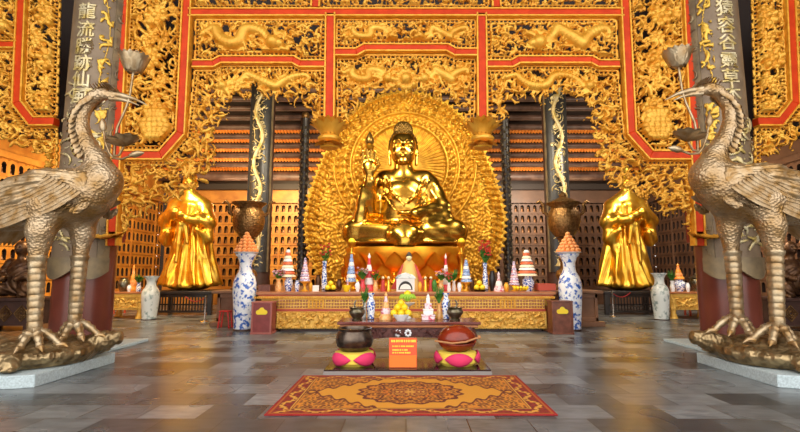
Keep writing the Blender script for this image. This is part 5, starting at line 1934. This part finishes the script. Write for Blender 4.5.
# ------------------------------------------------------------------ offering table, slab, bell, wooden fish
YT = 8.0
zT = W(406, 322, YT).z
xa, xb = W(337, 322, YT).x, W(481, 322, YT).x
tb = thing('offering_table', (0, 8.35, 0), 'low carved red-brown offering table in front of the altar', 'table')
MB().box(xa, xb, YT, 8.75, zT - .05, zT).build('tabletop', 'table_wood', tb, bevel=.012)
MB().box(xa + .04, xb - .04, YT + .03, 8.72, zT - .1, zT - .05).build('moulding', 'altar_top', tb, bevel=.012)
for sx in (-1, 1):
    for y in (YT + .12, 8.6):
        lx = (xb - .2) if sx > 0 else (xa + .2)
        pts = [(lx - sx * .02, y, zT - .1), (lx + sx * .06, y, zT - .28), (lx, y, zT * .35), (lx - sx * .03, y, .12), (lx + sx * .05, y, .03)]
        MB().tube(pts, [.11, .1, .075, .06, .085], 10).build('leg', 'table_carve', tb)
for y in (YT + .06, 8.66):
    w_ = xb - xa - .24
    zt = zT - .1
    pp = [(xa + .12, zt)] + [(xa + .12 + w_ * i / 20, zt - .16 - .14 * abs(2 * i / 20 - 1) ** 2.5) for i in range(21)] + [(xb - .12, zt)]
    MB().prism(pp, y + .02, y + .05).build('apron', 'table_carve', tb)
pp = [(xa + .12, zT - .105)] + [(xa + .12 + w_ * i / 20, zT - .1 - .16 - .14 * abs(2 * i / 20 - 1) ** 2.5) for i in range(21)] + [(xb - .12, zT - .105)]
rl = Relief(pp, .009, .03)
rl.fill(.06, .014, 99, .85)
rl.finish('carved_relief', YT + .085, 'table_carve', tb, solid=.01)
pv = MB()
random.seed(8)
cxm = W(403, 333, YT).x
for k in (-1, 1):
    for i in range(8):
        a = 2 * PI * i / 8
        pv.sph((cxm + k * .085 + .04 * math.cos(a), YT + .05, W(403, 333.5, YT).z + .045 * math.sin(a)), .024, n=8, m=6)
pv.build('white_ornament', 'porcelain', tb)

sl = thing('low_platform', (0, 7.47, 0), 'low polished dark platform with a stone edge carrying the bell and wooden fish', 'platform')
xs0, xs1 = W(323, 366, 7.0).x, W(492, 366, 7.0).x
MB().box(xs0, xs1, 7.0, 7.93, 0, .06).build('edge', 'slab_edge', sl, bevel=.006)
MB().box(xs0 + .01, xs1 - .01, 7.01, 7.92, .06, .085).build('top', 'slab_black', sl, bevel=.004)
zS = .085


def cushion(px, label):
    Yc = 7.42
    c = loc_(px, 350, Yc, zS)
    t = thing('cushion', c, label, 'cushion')
    n = 4
    H = .21; R = .31
    MB().lathe([(.001, 0), (R * .8, 0), (R * .98, .05), (R, .115), (R * .96, .19), (R * .7, H), (R * .45, H - .02), (.001, H - .02)], c, 32).build('core', 'cushion_yellow', t)
    for k in range(n):
        a = 2 * PI * k / n - PI / 2 + (PI / n if px < 400 else 0)
        dv = Vector((math.cos(a), math.sin(a), 0)); sv = Vector((-math.sin(a), math.cos(a), 0))
        b = MB()
        v = []; f = []
        # pointed oval petal hugging the round side
        N = 10
        for i in range(N + 1):
            tt = i / N * 2 - 1
            hw = (1 - tt * tt)
            for j in range(7):
                s = (j / 6 * 2 - 1)
                aa = a + tt * .74
                zz = .112 + s * .10 * hw
                rad = R + .012 + .04 * hw * (1 - s * s)
                v.append(c + Vector((rad * math.cos(aa), rad * math.sin(aa), zz)))
        for i in range(N):
            for j in range(6):
                p = i * 7 + j
                f.append((p, p + 7, p + 8, p + 1))
        b.add(v, f)
        b.build('petal', 'pink', t, solid=.01)
    return c + Vector((0, 0, H - .02))


p = cushion(354.5, 'pink and yellow round cushion under the dark metal bowl bell')
t = thing('singing_bowl', p, 'large dark metal bowl bell resting on a pink and yellow cushion', 'bell')
MB().lathe([(.001, 0), (.13, 0), (.2, .02), (.27, .09), (.295, .18), (.28, .27), (.25, .32), (.262, .345), (.272, .36), (.25, .362), (.235, .32), (.25, .2), (.2, .06), (.001, .04)], p, 40).build('bowl', 'bell_metal', t)
p = cushion(457, 'pink and yellow round cushion under the red-brown wooden fish')


def fish(P):
    d = ell(P, (p.x, p.y, p.z + .185), (.30, .25, .20))
    d = smin(d, ell(P, (p.x, p.y, p.z + .24), (.22, .2, .155)), .08)
    slit = np.maximum(np.abs(P[2] - (p.z + .15) - .35 * (P[0] - p.x) ** 2) - .012, P[1] - p.y + .04)
    d = smax(d, -slit, .015)
    return d


t = thing('wooden_fish', p, 'red-brown lacquered wooden fish drum on a pink and yellow cushion', 'drum')
body('body', fish, (p.x - .34, p.y - .3, p.z - .03), (p.x + .34, p.y + .3, p.z + .43), .013, 'fish_wood', t)
b = MB()
b.tube([p + Vector((-.36, -.27, .20)), p + Vector((-.1, -.315, .17)), p + Vector((.1, -.31, .19)), p + Vector((.31, -.24, .25))], [.014, .014, .014, .014], 8)
b.sph(p + Vector((.31, -.24, .25)), .03, n=10, m=7)
o = b.build('mallet', 'stick', None, p + Vector((-.36, -.27, .2)))
tag(o, 'slim wooden mallet lying across the front of the wooden fish', 'mallet')
# orange notice
t = thing('notice_sign', loc_(403, 366, 7.14, zS), 'orange notice with yellow lines of writing on the dark low platform', 'sign')
xa_, xb_ = W(389, 350, 7.14).x, W(417, 350, 7.14).x
zt_ = W(403, 338, 7.14).z
MB().box(xa_, xb_, 7.14, 7.18, zS, zt_).build('board', 'sign_board', t, bevel=.004)
MB().box(xa_ + .01, xb_ - .01, 7.128, 7.142, zS + .01, zS + (zt_ - zS) * .42).build('lower_panel', 'sign_orange', t)
b = MB(); R = random.Random(2)
for row, (fz, x_a, x_b) in enumerate(((.86, .08, .92), (.70, .12, .88), (.575, .12, .66), (.48, .12, .78))):
    x = xa_ + (xb_ - xa_) * x_a
    while x < xa_ + (xb_ - xa_) * x_b:
        w_ = R.uniform(.008, .02)
        zz = zS + (zt_ - zS) * fz
        b.box(x, x + w_, 7.13, 7.142, zz, zz + (.034 if row == 0 else .02))
        x += w_ + R.choice((.005, .005, .014))
b.build('writing', 'sign_text', t)
MB().box(xa_ + .02, xb_ - .02, 7.185, 7.3, zS, zS + .02).build('foot', 'sign_board', t)

# offerings on the low table
for sx, px in ((-1, 357), (1, 455)):
    Yc = 8.3
    c = loc_(px, 318, Yc, zT); u = Yc / FPX
    t = thing('incense_burner', c, ('dark bronze incense bowl with two loop handles on the left end of the low table' if sx < 0 else 'dark bronze incense bowl with two loop handles on the right end of the low table'), 'censer')
    b = MB().lathe([(.001, 0), (5 * u, 0), (5.2 * u, 1 * u), (4 * u, 2 * u), (6 * u, 4 * u), (8 * u, 7.2 * u), (7.8 * u, 9.6 * u), (6.6 * u, 11 * u), (8 * u, 12.2 * u), (7.2 * u, 12.3 * u), (5.4 * u, 10.5 * u), (.001, 9.5 * u)], c, 28)
    b.build('bowl', 'censer_bronze', t)
    for k in (-1, 1):
        pts = [c + Vector(((sx * -2 + k * 2.5) * u + k * 2 * u * math.sin(i / 6 * PI), k * .05, (11.5 + 8 * i / 6) * u)) for i in range(7)]
        MB().tube(pts, [.8 * u] * 6 + [.4 * u], 8).build('handle', 'censer_bronze', t)
for px, sd in ((371, 'left'), (446, 'right')):
    tall_vase(px, 293, 8.5, 4.2, 'porc_blue_small', 'blue_vase', 'small blue-and-white vase beside the %s incense bowl on the low table' % sd, z=zT)
bouquet(364.5, 283, 318, 9, 'porc_grey', None, 'potted_plant', 'green sprig in a pale cup behind the left incense bowl', Y=8.62, z=zT, seed=20, n=18, cat='plant', potfrac=.45)
bouquet(439, 284, 318, 10, 'wrap', None, 'potted_plant', 'green sprig in a cream cup left of the right incense bowl', Y=8.55, z=zT, seed=21, n=18, cat='plant', potfrac=.45)
tiered(386, 290, 318, 13, 4, ['wrap', 'pinkwhite'], 'gift_basket', 'pink and yellow wrapped gift on the low table left of the fruit bowls', 'gift', Y=8.4, z=zT, tip='wrap')
tiered(428, 291.5, 318, 12.5, 4, ['pinkwhite', 'white'], 'can_pyramid', 'pink and white pyramid of boxes on the low table right of the fruit bowls', 'offering', Y=8.35, z=zT, square=True, tip='white')
# fruit bowls: melons below, green bananas on a stand
pot(401, 312, 318.5, 17, 'porcelain', 'fruit_bowl', 'white bowl heaped with yellow fruit on the low table', 'bowl', Y=8.25, z=zT, prof=[(.001, 0), (.5, 0), (.55, .1), (.9, .7), (1, 1), (.92, 1), (.7, .6), (.001, .4)])
fruit_heap(401, 312, 8.25, zT + .07, .062, 4, 'yellow_fruit', 'yellow fruit heaped in the white bowl on the low table', 'yellow fruits in the white bowl')
pot(407.5, 302, 318, 16, 'porcelain', 'fruit_stand', 'tall white footed dish of green bananas on the low table', 'dish', Y=8.58, z=zT, prof=[(.001, 0), (.5, 0), (.5, .05), (.15, .2), (.15, .75), (.6, .85), (1, 1), (.9, 1), (.001, .9)])
c = loc_(407.5, 302, 8.58, zT + hgt(407, 302, 318, 8.58))
for i in range(9):
    a = PI * (i + .5) / 9
    dv = Vector((math.cos(a), -math.sin(a) * .8, 0))
    b = MB()
    b.tube([c + dv * (.02 + .13 * k / 6) + Vector((0, 0, .03 + .10 * math.sin(PI * k / 7))) for k in range(7)], [.012, .024, .03, .032, .03, .022, .008], 8)
    o = b.build('banana', 'green_fruit', None, c + dv * .05)
    tag(o, 'green banana in the hand of bananas on the tall white dish', 'fruit', 'green bananas on the low table')
o = MB().sph(c + Vector((0, .03, .15)), .07, n=14, m=9).build('mango', 'yellow_fruit', None, c + Vector((0, .03, .15)))
tag(o, 'single yellow fruit crowning the green bananas', 'fruit')

# ------------------------------------------------------------------ side tables, jars and seated bronze figures
for sx in (-1, 1):
    side = 'left' if sx < 0 else 'right'
    M_ = lambda x: x if sx < 0 else x
    px_v, ytop = (150.3, 276) if sx < 0 else (660.5, 273)
    tall_vase(px_v, ytop, 15.0, 8.3, 'porc_grey', 'porcelain_jar', 'tall pale porcelain vase standing on the floor by the %s golden side table' % side)
    Y0 = 15.2
    xa, xb = (W(102, 300, Y0).x, W(142, 300, Y0).x) if sx < 0 else (W(671, 300, Y0).x, W(718, 300, Y0).x)
    zt = W(140, 292, Y0).z
    t = thing('side_table', ((xa + xb) / 2, Y0 + .45, 0), 'golden carved side table with offerings, partly hidden by the %s front pillar' % side, 'table')
    MB().box(xa - .05, xb + .05, Y0 - .03, Y0 + .95, zt - .06, zt).build('tabletop', 'altar_top', t, bevel=.012)
    MB().box(xa, xb, Y0, Y0 + .9, zt - .16, zt - .06).build('frieze', 'altar_gold', t, bevel=.01)
    rl = Relief([(xa, zt - .55), (xb, zt - .55), (xb, zt - .16), (xa, zt - .16)], .014, .02)
    rl.fill(.09, .022, 120 + sx)
    rl.finish('carved_apron', Y0 + .08, 'altar_gold', t, True, None, .04, .06, solid=.03, back=.012)
    for x in (xa + .1, xb - .1):
        for y in (Y0 + .1, Y0 + .8):
            MB().tube([(x, y, zt - .16), (x + .03, y, zt * .5), (x, y, .2), (x, y - .03, 0)], [.1, .11, .08, .12], 10).build('leg', 'altar_gold', t)
    # things on it
    zt2 = zt
    if sx < 0:
        pxs = dict(tower=132.5, plant=138.5, cens=123.5, cup=129)
    else:
        pxs = dict(tower=679.5, plant=667.5 + 6.5, cens=697, cup=688)
    if sx < 0:
        tiered(132.5, 264, 291, 9, 4, ['orange_fruit', 'peach'], 'fruit_tower', 'tiered orange offering tower on the left golden side table', 'offering', Y=Y0 + .55, z=zt, tip='orange_fruit')
        bouquet(138.5, 273, 291, 10, 'porc_blue_small', None, 'potted_plant', 'green plant in a blue-and-white pot on the left golden side table', Y=Y0 + .3, z=zt, seed=30, n=20, cat='plant')
        pot(123.5, 277, 291, 11, 'censer_bronze', 'bronze_pot', 'grey metal pot with a lid on the left golden side table', 'pot', Y=Y0 + .35, z=zt)
        pot(129, 284, 291, 4, 'porcelain', 'white_cup', 'small white cup beside the grey pot on the left side table', 'cup', Y=Y0 + .2, z=zt)
    else:
        t2, c, H, r = pot(679.5, 278, 290, 12, 'porc_blue_small', 'porcelain_jar', 'round jar under the orange tower on the right golden side table', 'jar', Y=Y0 + .5, z=zt)
        tiered(679.5, 262, 278, 10, 4, ['orange_fruit', 'peach'], 'fruit_tower', 'tiered orange offering tower on the right golden side table', 'offering', Y=Y0 + .5, z=zt + H, tip='orange_fruit')
        bouquet(672.5, 268, 290, 9, 'porcelain', None, 'potted_plant', 'green plant in a white vase on the right golden side table', Y=Y0 + .3, z=zt, seed=31, n=20, cat='plant')
        pot(697, 272, 290, 14, 'censer_bronze', 'bronze_pot', 'dark bronze lidded urn on the right golden side table', 'urn', Y=Y0 + .4, z=zt, prof=[(.001, 0), (.5, 0), (.55, .06), (.3, .15), (.7, .35), (.85, .55), (.7, .7), (.95, .76), (.5, .84), (.2, .92), (.2, 1), (.001, 1.02)])
        pot(688, 281, 290, 4, 'porcelain', 'white_cup', 'small white cup left of the dark urn on the right side table', 'cup', Y=Y0 + .2, z=zt)
    # stool under a yellow cloth
    px0, px1, ya, yb = (112, 121, 296, 314) if sx < 0 else (689, 708, 294, 316)
    Ys = FP(300, yb).y
    xa, xb = W(px0, 300, Ys).x, W(px1, 300, Ys).x; h = W(300, ya, Ys).z
    t = thing('stool', ((xa + xb) / 2, Ys + .2, 0), 'small red-legged stool under a yellow cloth by the %s golden side table' % side, 'stool')
    for x in (xa + .05, xb - .05):
        for y in (Ys + .06, Ys + .36):
            MB().box(x - .025, x + .025, y - .025, y + .025, 0, h - .03).build('leg', 'altar_red', t)
    MB().box(xa + .01, xb - .01, Ys + .02, Ys + .4, h - .04, h - .01).build('seat', 'altar_red', t)
    b = MB(); v = []; f = []
    N = 48
    ring = []
    for i in range(N):
        a = 2 * PI * i / N
        cx_, cy_ = (xa + xb) / 2, Ys + .21
        sq = 1 / max(abs(math.cos(a)), abs(math.sin(a)))
        ring.append((cx_ + math.cos(a) * sq * (xb - xa) * .5, cy_ + math.sin(a) * sq * .22, math.sin(a * 10) * .012))
    for (x, y, w_) in ring: v.append((x, y, h))
    for (x, y, w_) in ring: v.append((x + (x - cx_) * (.06 + w_ * 3), y + (y - cy_) * (.06 + w_ * 3), h - .26 + w_))
    f.append(tuple(range(N)))
    for i in range(N): f.append((i, N + i, N + (i + 1) % N, (i + 1) % N))
    b.add(v, f)
    o = b.build('tablecloth', 'yellow_cloth', None, (cx_, cy_, h), solid=.01)
    tag(o, 'bright yellow cloth draped over the small stool by the %s golden side table' % side, 'cloth')

    # seated dark bronze figure on a carved stand near the photo edge
    Yd = 12.6
    pc = 19 if sx < 0 else 2 * CX - 19
    zt = W(pc, 298, Yd - .5).z
    cxx = W(pc, 298, Yd).x
    st = thing('carved_stand', (cxx, Yd, 0), 'dark carved wooden stand with lozenge panels under the %s seated bronze figure' % side, 'stand')
    xa, xb = cxx - .95, cxx + .72
    if sx > 0: xa, xb = cxx - .72, cxx + .95
    MB().box(xa - .04, xb + .04, Yd - .56, Yd + .6, zt - .08, zt).build('top', 'dark_wood', st, bevel=.012)
    MB().box(xa, xb, Yd - .5, Yd + .55, .14, zt - .08).build('body', 'dark_wood', st)
    b = MB()
    for i in range(4):
        x = xa + (xb - xa) * (i + .5) / 4
        for k in (1., .66, .33):
            for a, c_ in (((-1, 0), (0, 1)), ((0, 1), (1, 0)), ((1, 0), (0, -1)), ((0, -1), (-1, 0))):
                zc = (zt + .06) / 2
                b.tube([(x + a[0] * .18 * k, Yd - .51, zc + a[1] * .2 * k), (x + c_[0] * .18 * k, Yd - .51, zc + c_[1] * .2 * k)], .014, 6)
    b.build('lozenge_carving', 'urn_bronze', st)
    for x in (xa + .08, xb - .08):
        for y in (Yd - .42, Yd + .46):
            MB().box(x - .07, x + .07, y - .07, y + .07, 0, .14).build('foot', 'dark_wood', st)

    def lo(P, cxx=cxx, zt=zt):
        X, Y_, Z = (P[0] - cxx), P[1] - Yd, P[2] - zt
        Q = (X, Y_, Z)
        d = ell(Q, (0, 0, .55), (.34, .28, .5))
        for s in (-1, 1):
            d = smin(d, chain(Q, [(s * .15, 0, .22), (s * .42, -.3, .22), (s * .40, -.4, -.0 + .08)], [.2, .17, .11], .05), .08)
            d = smin(d, chain(Q, [(s * .3, 0, .9), (s * .42, -.08, .6), (s * .18, -.36, .48)], [.14, .12, .07], .04), .06)
        d = smin(d, cap(Q, (0, -.02, 1.0), (0, -.04, 1.15), .1, .1), .05)
        hd = ell(Q, (0, -.06, 1.3), (.155, .175, .2))
        hd = smin(hd, cap(Q, (0, -.225, 1.32), (0, -.25, 1.27), .02, .032), .03)
        for s in (-1, 1):
            hd = smax(hd, -ell(Q, (s * .062, -.22, 1.33), (.04, .04, .02)), .015)
            hd = smin(hd, ell(Q, (s * .155, -.04, 1.28), (.025, .05, .09)), .02)
        hd = smin(hd, ell(Q, (0, -.215, 1.2), (.05, .03, .015)), .015)
        d = smin(d, hd, .04)
        fold = .022 * np.sin(34 * (X * .9 + .35 * np.sin(Z * 4))) * np.clip((1.0 - Z) * 2, 0, 1)
        return np.maximum(d + fold * .8, -Z)
    t = thing('seated_figure', (cxx, Yd, zt), 'dark bronze seated robed figure behind the legs of the %s crane' % side, 'statue')
    body('body', lo, (cxx - .7, Yd - .62, zt - .02), (cxx + .7, Yd + .45, zt + 1.6), .024, 'dark_bronze', t)

    # rope barrier
    pxp, yb, yt = (204.5, 322, 296) if sx < 0 else (613.5, 317, 292)
    g = FP(pxp, yb)
    h = W(pxp, yt, g.y).z
    t = thing('barrier_post', g, 'slim steel barrier post with a red rope beside the %s end of the wooden platform' % side, 'post')
    MB().lathe([(.001, 0), (.14, 0), (.14, .02), (.03, .05), (.022, .06), (.022, h - .05), (.035, h - .03), (.035, h), (.001, h + .01)], g, 16).build('pole', 'steel', t)
    b = MB()
    e = Vector((g.x + sx * .9, g.y + .6, h - .05))
    b.tube([g.lerp(e, i / 12) * 1.0 + Vector((0, 0, (h - .04) * (1 - i / 12) * 1.0 - .14 * math.sin(PI * i / 12) - (0 if i < 12 else 0))) for i in range(13)], .014, 8)
    b.build('rope', 'rope_red', t)

# red plastic stool half hidden by the left blue vase
c = FP(231, 326); c.y = 12.72
t = thing('plastic_stool', c, 'small red plastic stool half hidden behind the left tall blue vase', 'stool')
h = W(231, 311, c.y).z
MB().box(c.x - .14, c.x + .14, c.y, c.y + .26, h - .03, h).build('seat', 'plastic_red', t, bevel=.01)
for s in (-1, 1):
    for y in (0.02, .24):
        MB().tube([(c.x + s * .10, c.y + y, h - .03), (c.x + s * .15, c.y + y, 0)], [.02, .022], 8).build('leg', 'plastic_red', t)
# ------------------------------------------------------------------ light
wd = bpy.data.worlds.new('world'); SC.world = wd; wd.use_nodes = True
bg = wd.node_tree.nodes['Background']
bg.inputs['Color'].default_value = (1.0, .97, .93, 1); bg.inputs['Strength'].default_value = 2.75


def area(name, loc, target, size, power, color, sy=None):
    d = bpy.data.lights.new(name, 'AREA'); d.energy = power; d.color = color
    d.shape = 'RECTANGLE'; d.size = size; d.size_y = sy or size
    o = bpy.data.objects.new(name, d); COL.objects.link(o)
    o.location = loc
    o.rotation_euler = (Vector(target) - Vector(loc)).to_track_quat('-Z', 'Y').to_euler()
    return o


def point(name, loc, power, color, r=.3):
    d = bpy.data.lights.new(name, 'POINT'); d.energy = power; d.color = color; d.shadow_soft_size = r
    o = bpy.data.objects.new(name, d); COL.objects.link(o); o.location = loc
    return o


WARM = (1.0, .76, .42)
for sx in (-1, 1):
    warm = WARM if sx < 0 else (1, .86, .66)
    area('altar_lamp', (sx * 2.4, 11.6, 7.4), (sx * 1.2, 16.5, 3.8), 1.0, 480, (1, .86, .62))
    area('aisle_lamp', (sx * 8.4, 14.6, 6.4), (sx * 7.4, 20, 1.6), .8, 520 if sx < 0 else 340, warm)
    area('aisle_lamp', (sx * 5.4, 19.3, 5.2), (sx * 5.4, 22, 2.4), .8, 260 if sx < 0 else 180, warm)
    area('aisle_lamp', (sx * 9.0, 13.2, 4.0), (sx * 11.6, 14.4, 2.8), .6, 170 if sx < 0 else 100, warm)
for x in (-7.5, -2.5, 2.5, 7.5):
    area('roof_fill', (x, 20.9, 4.95), (x, 18.6, 9), 2.5, 70 if x < 0 else 45, (1, .74, .42), .3)  # unseen fill lights, added to brighten the roof tiles from below
SC.view_settings.exposure = 0.0
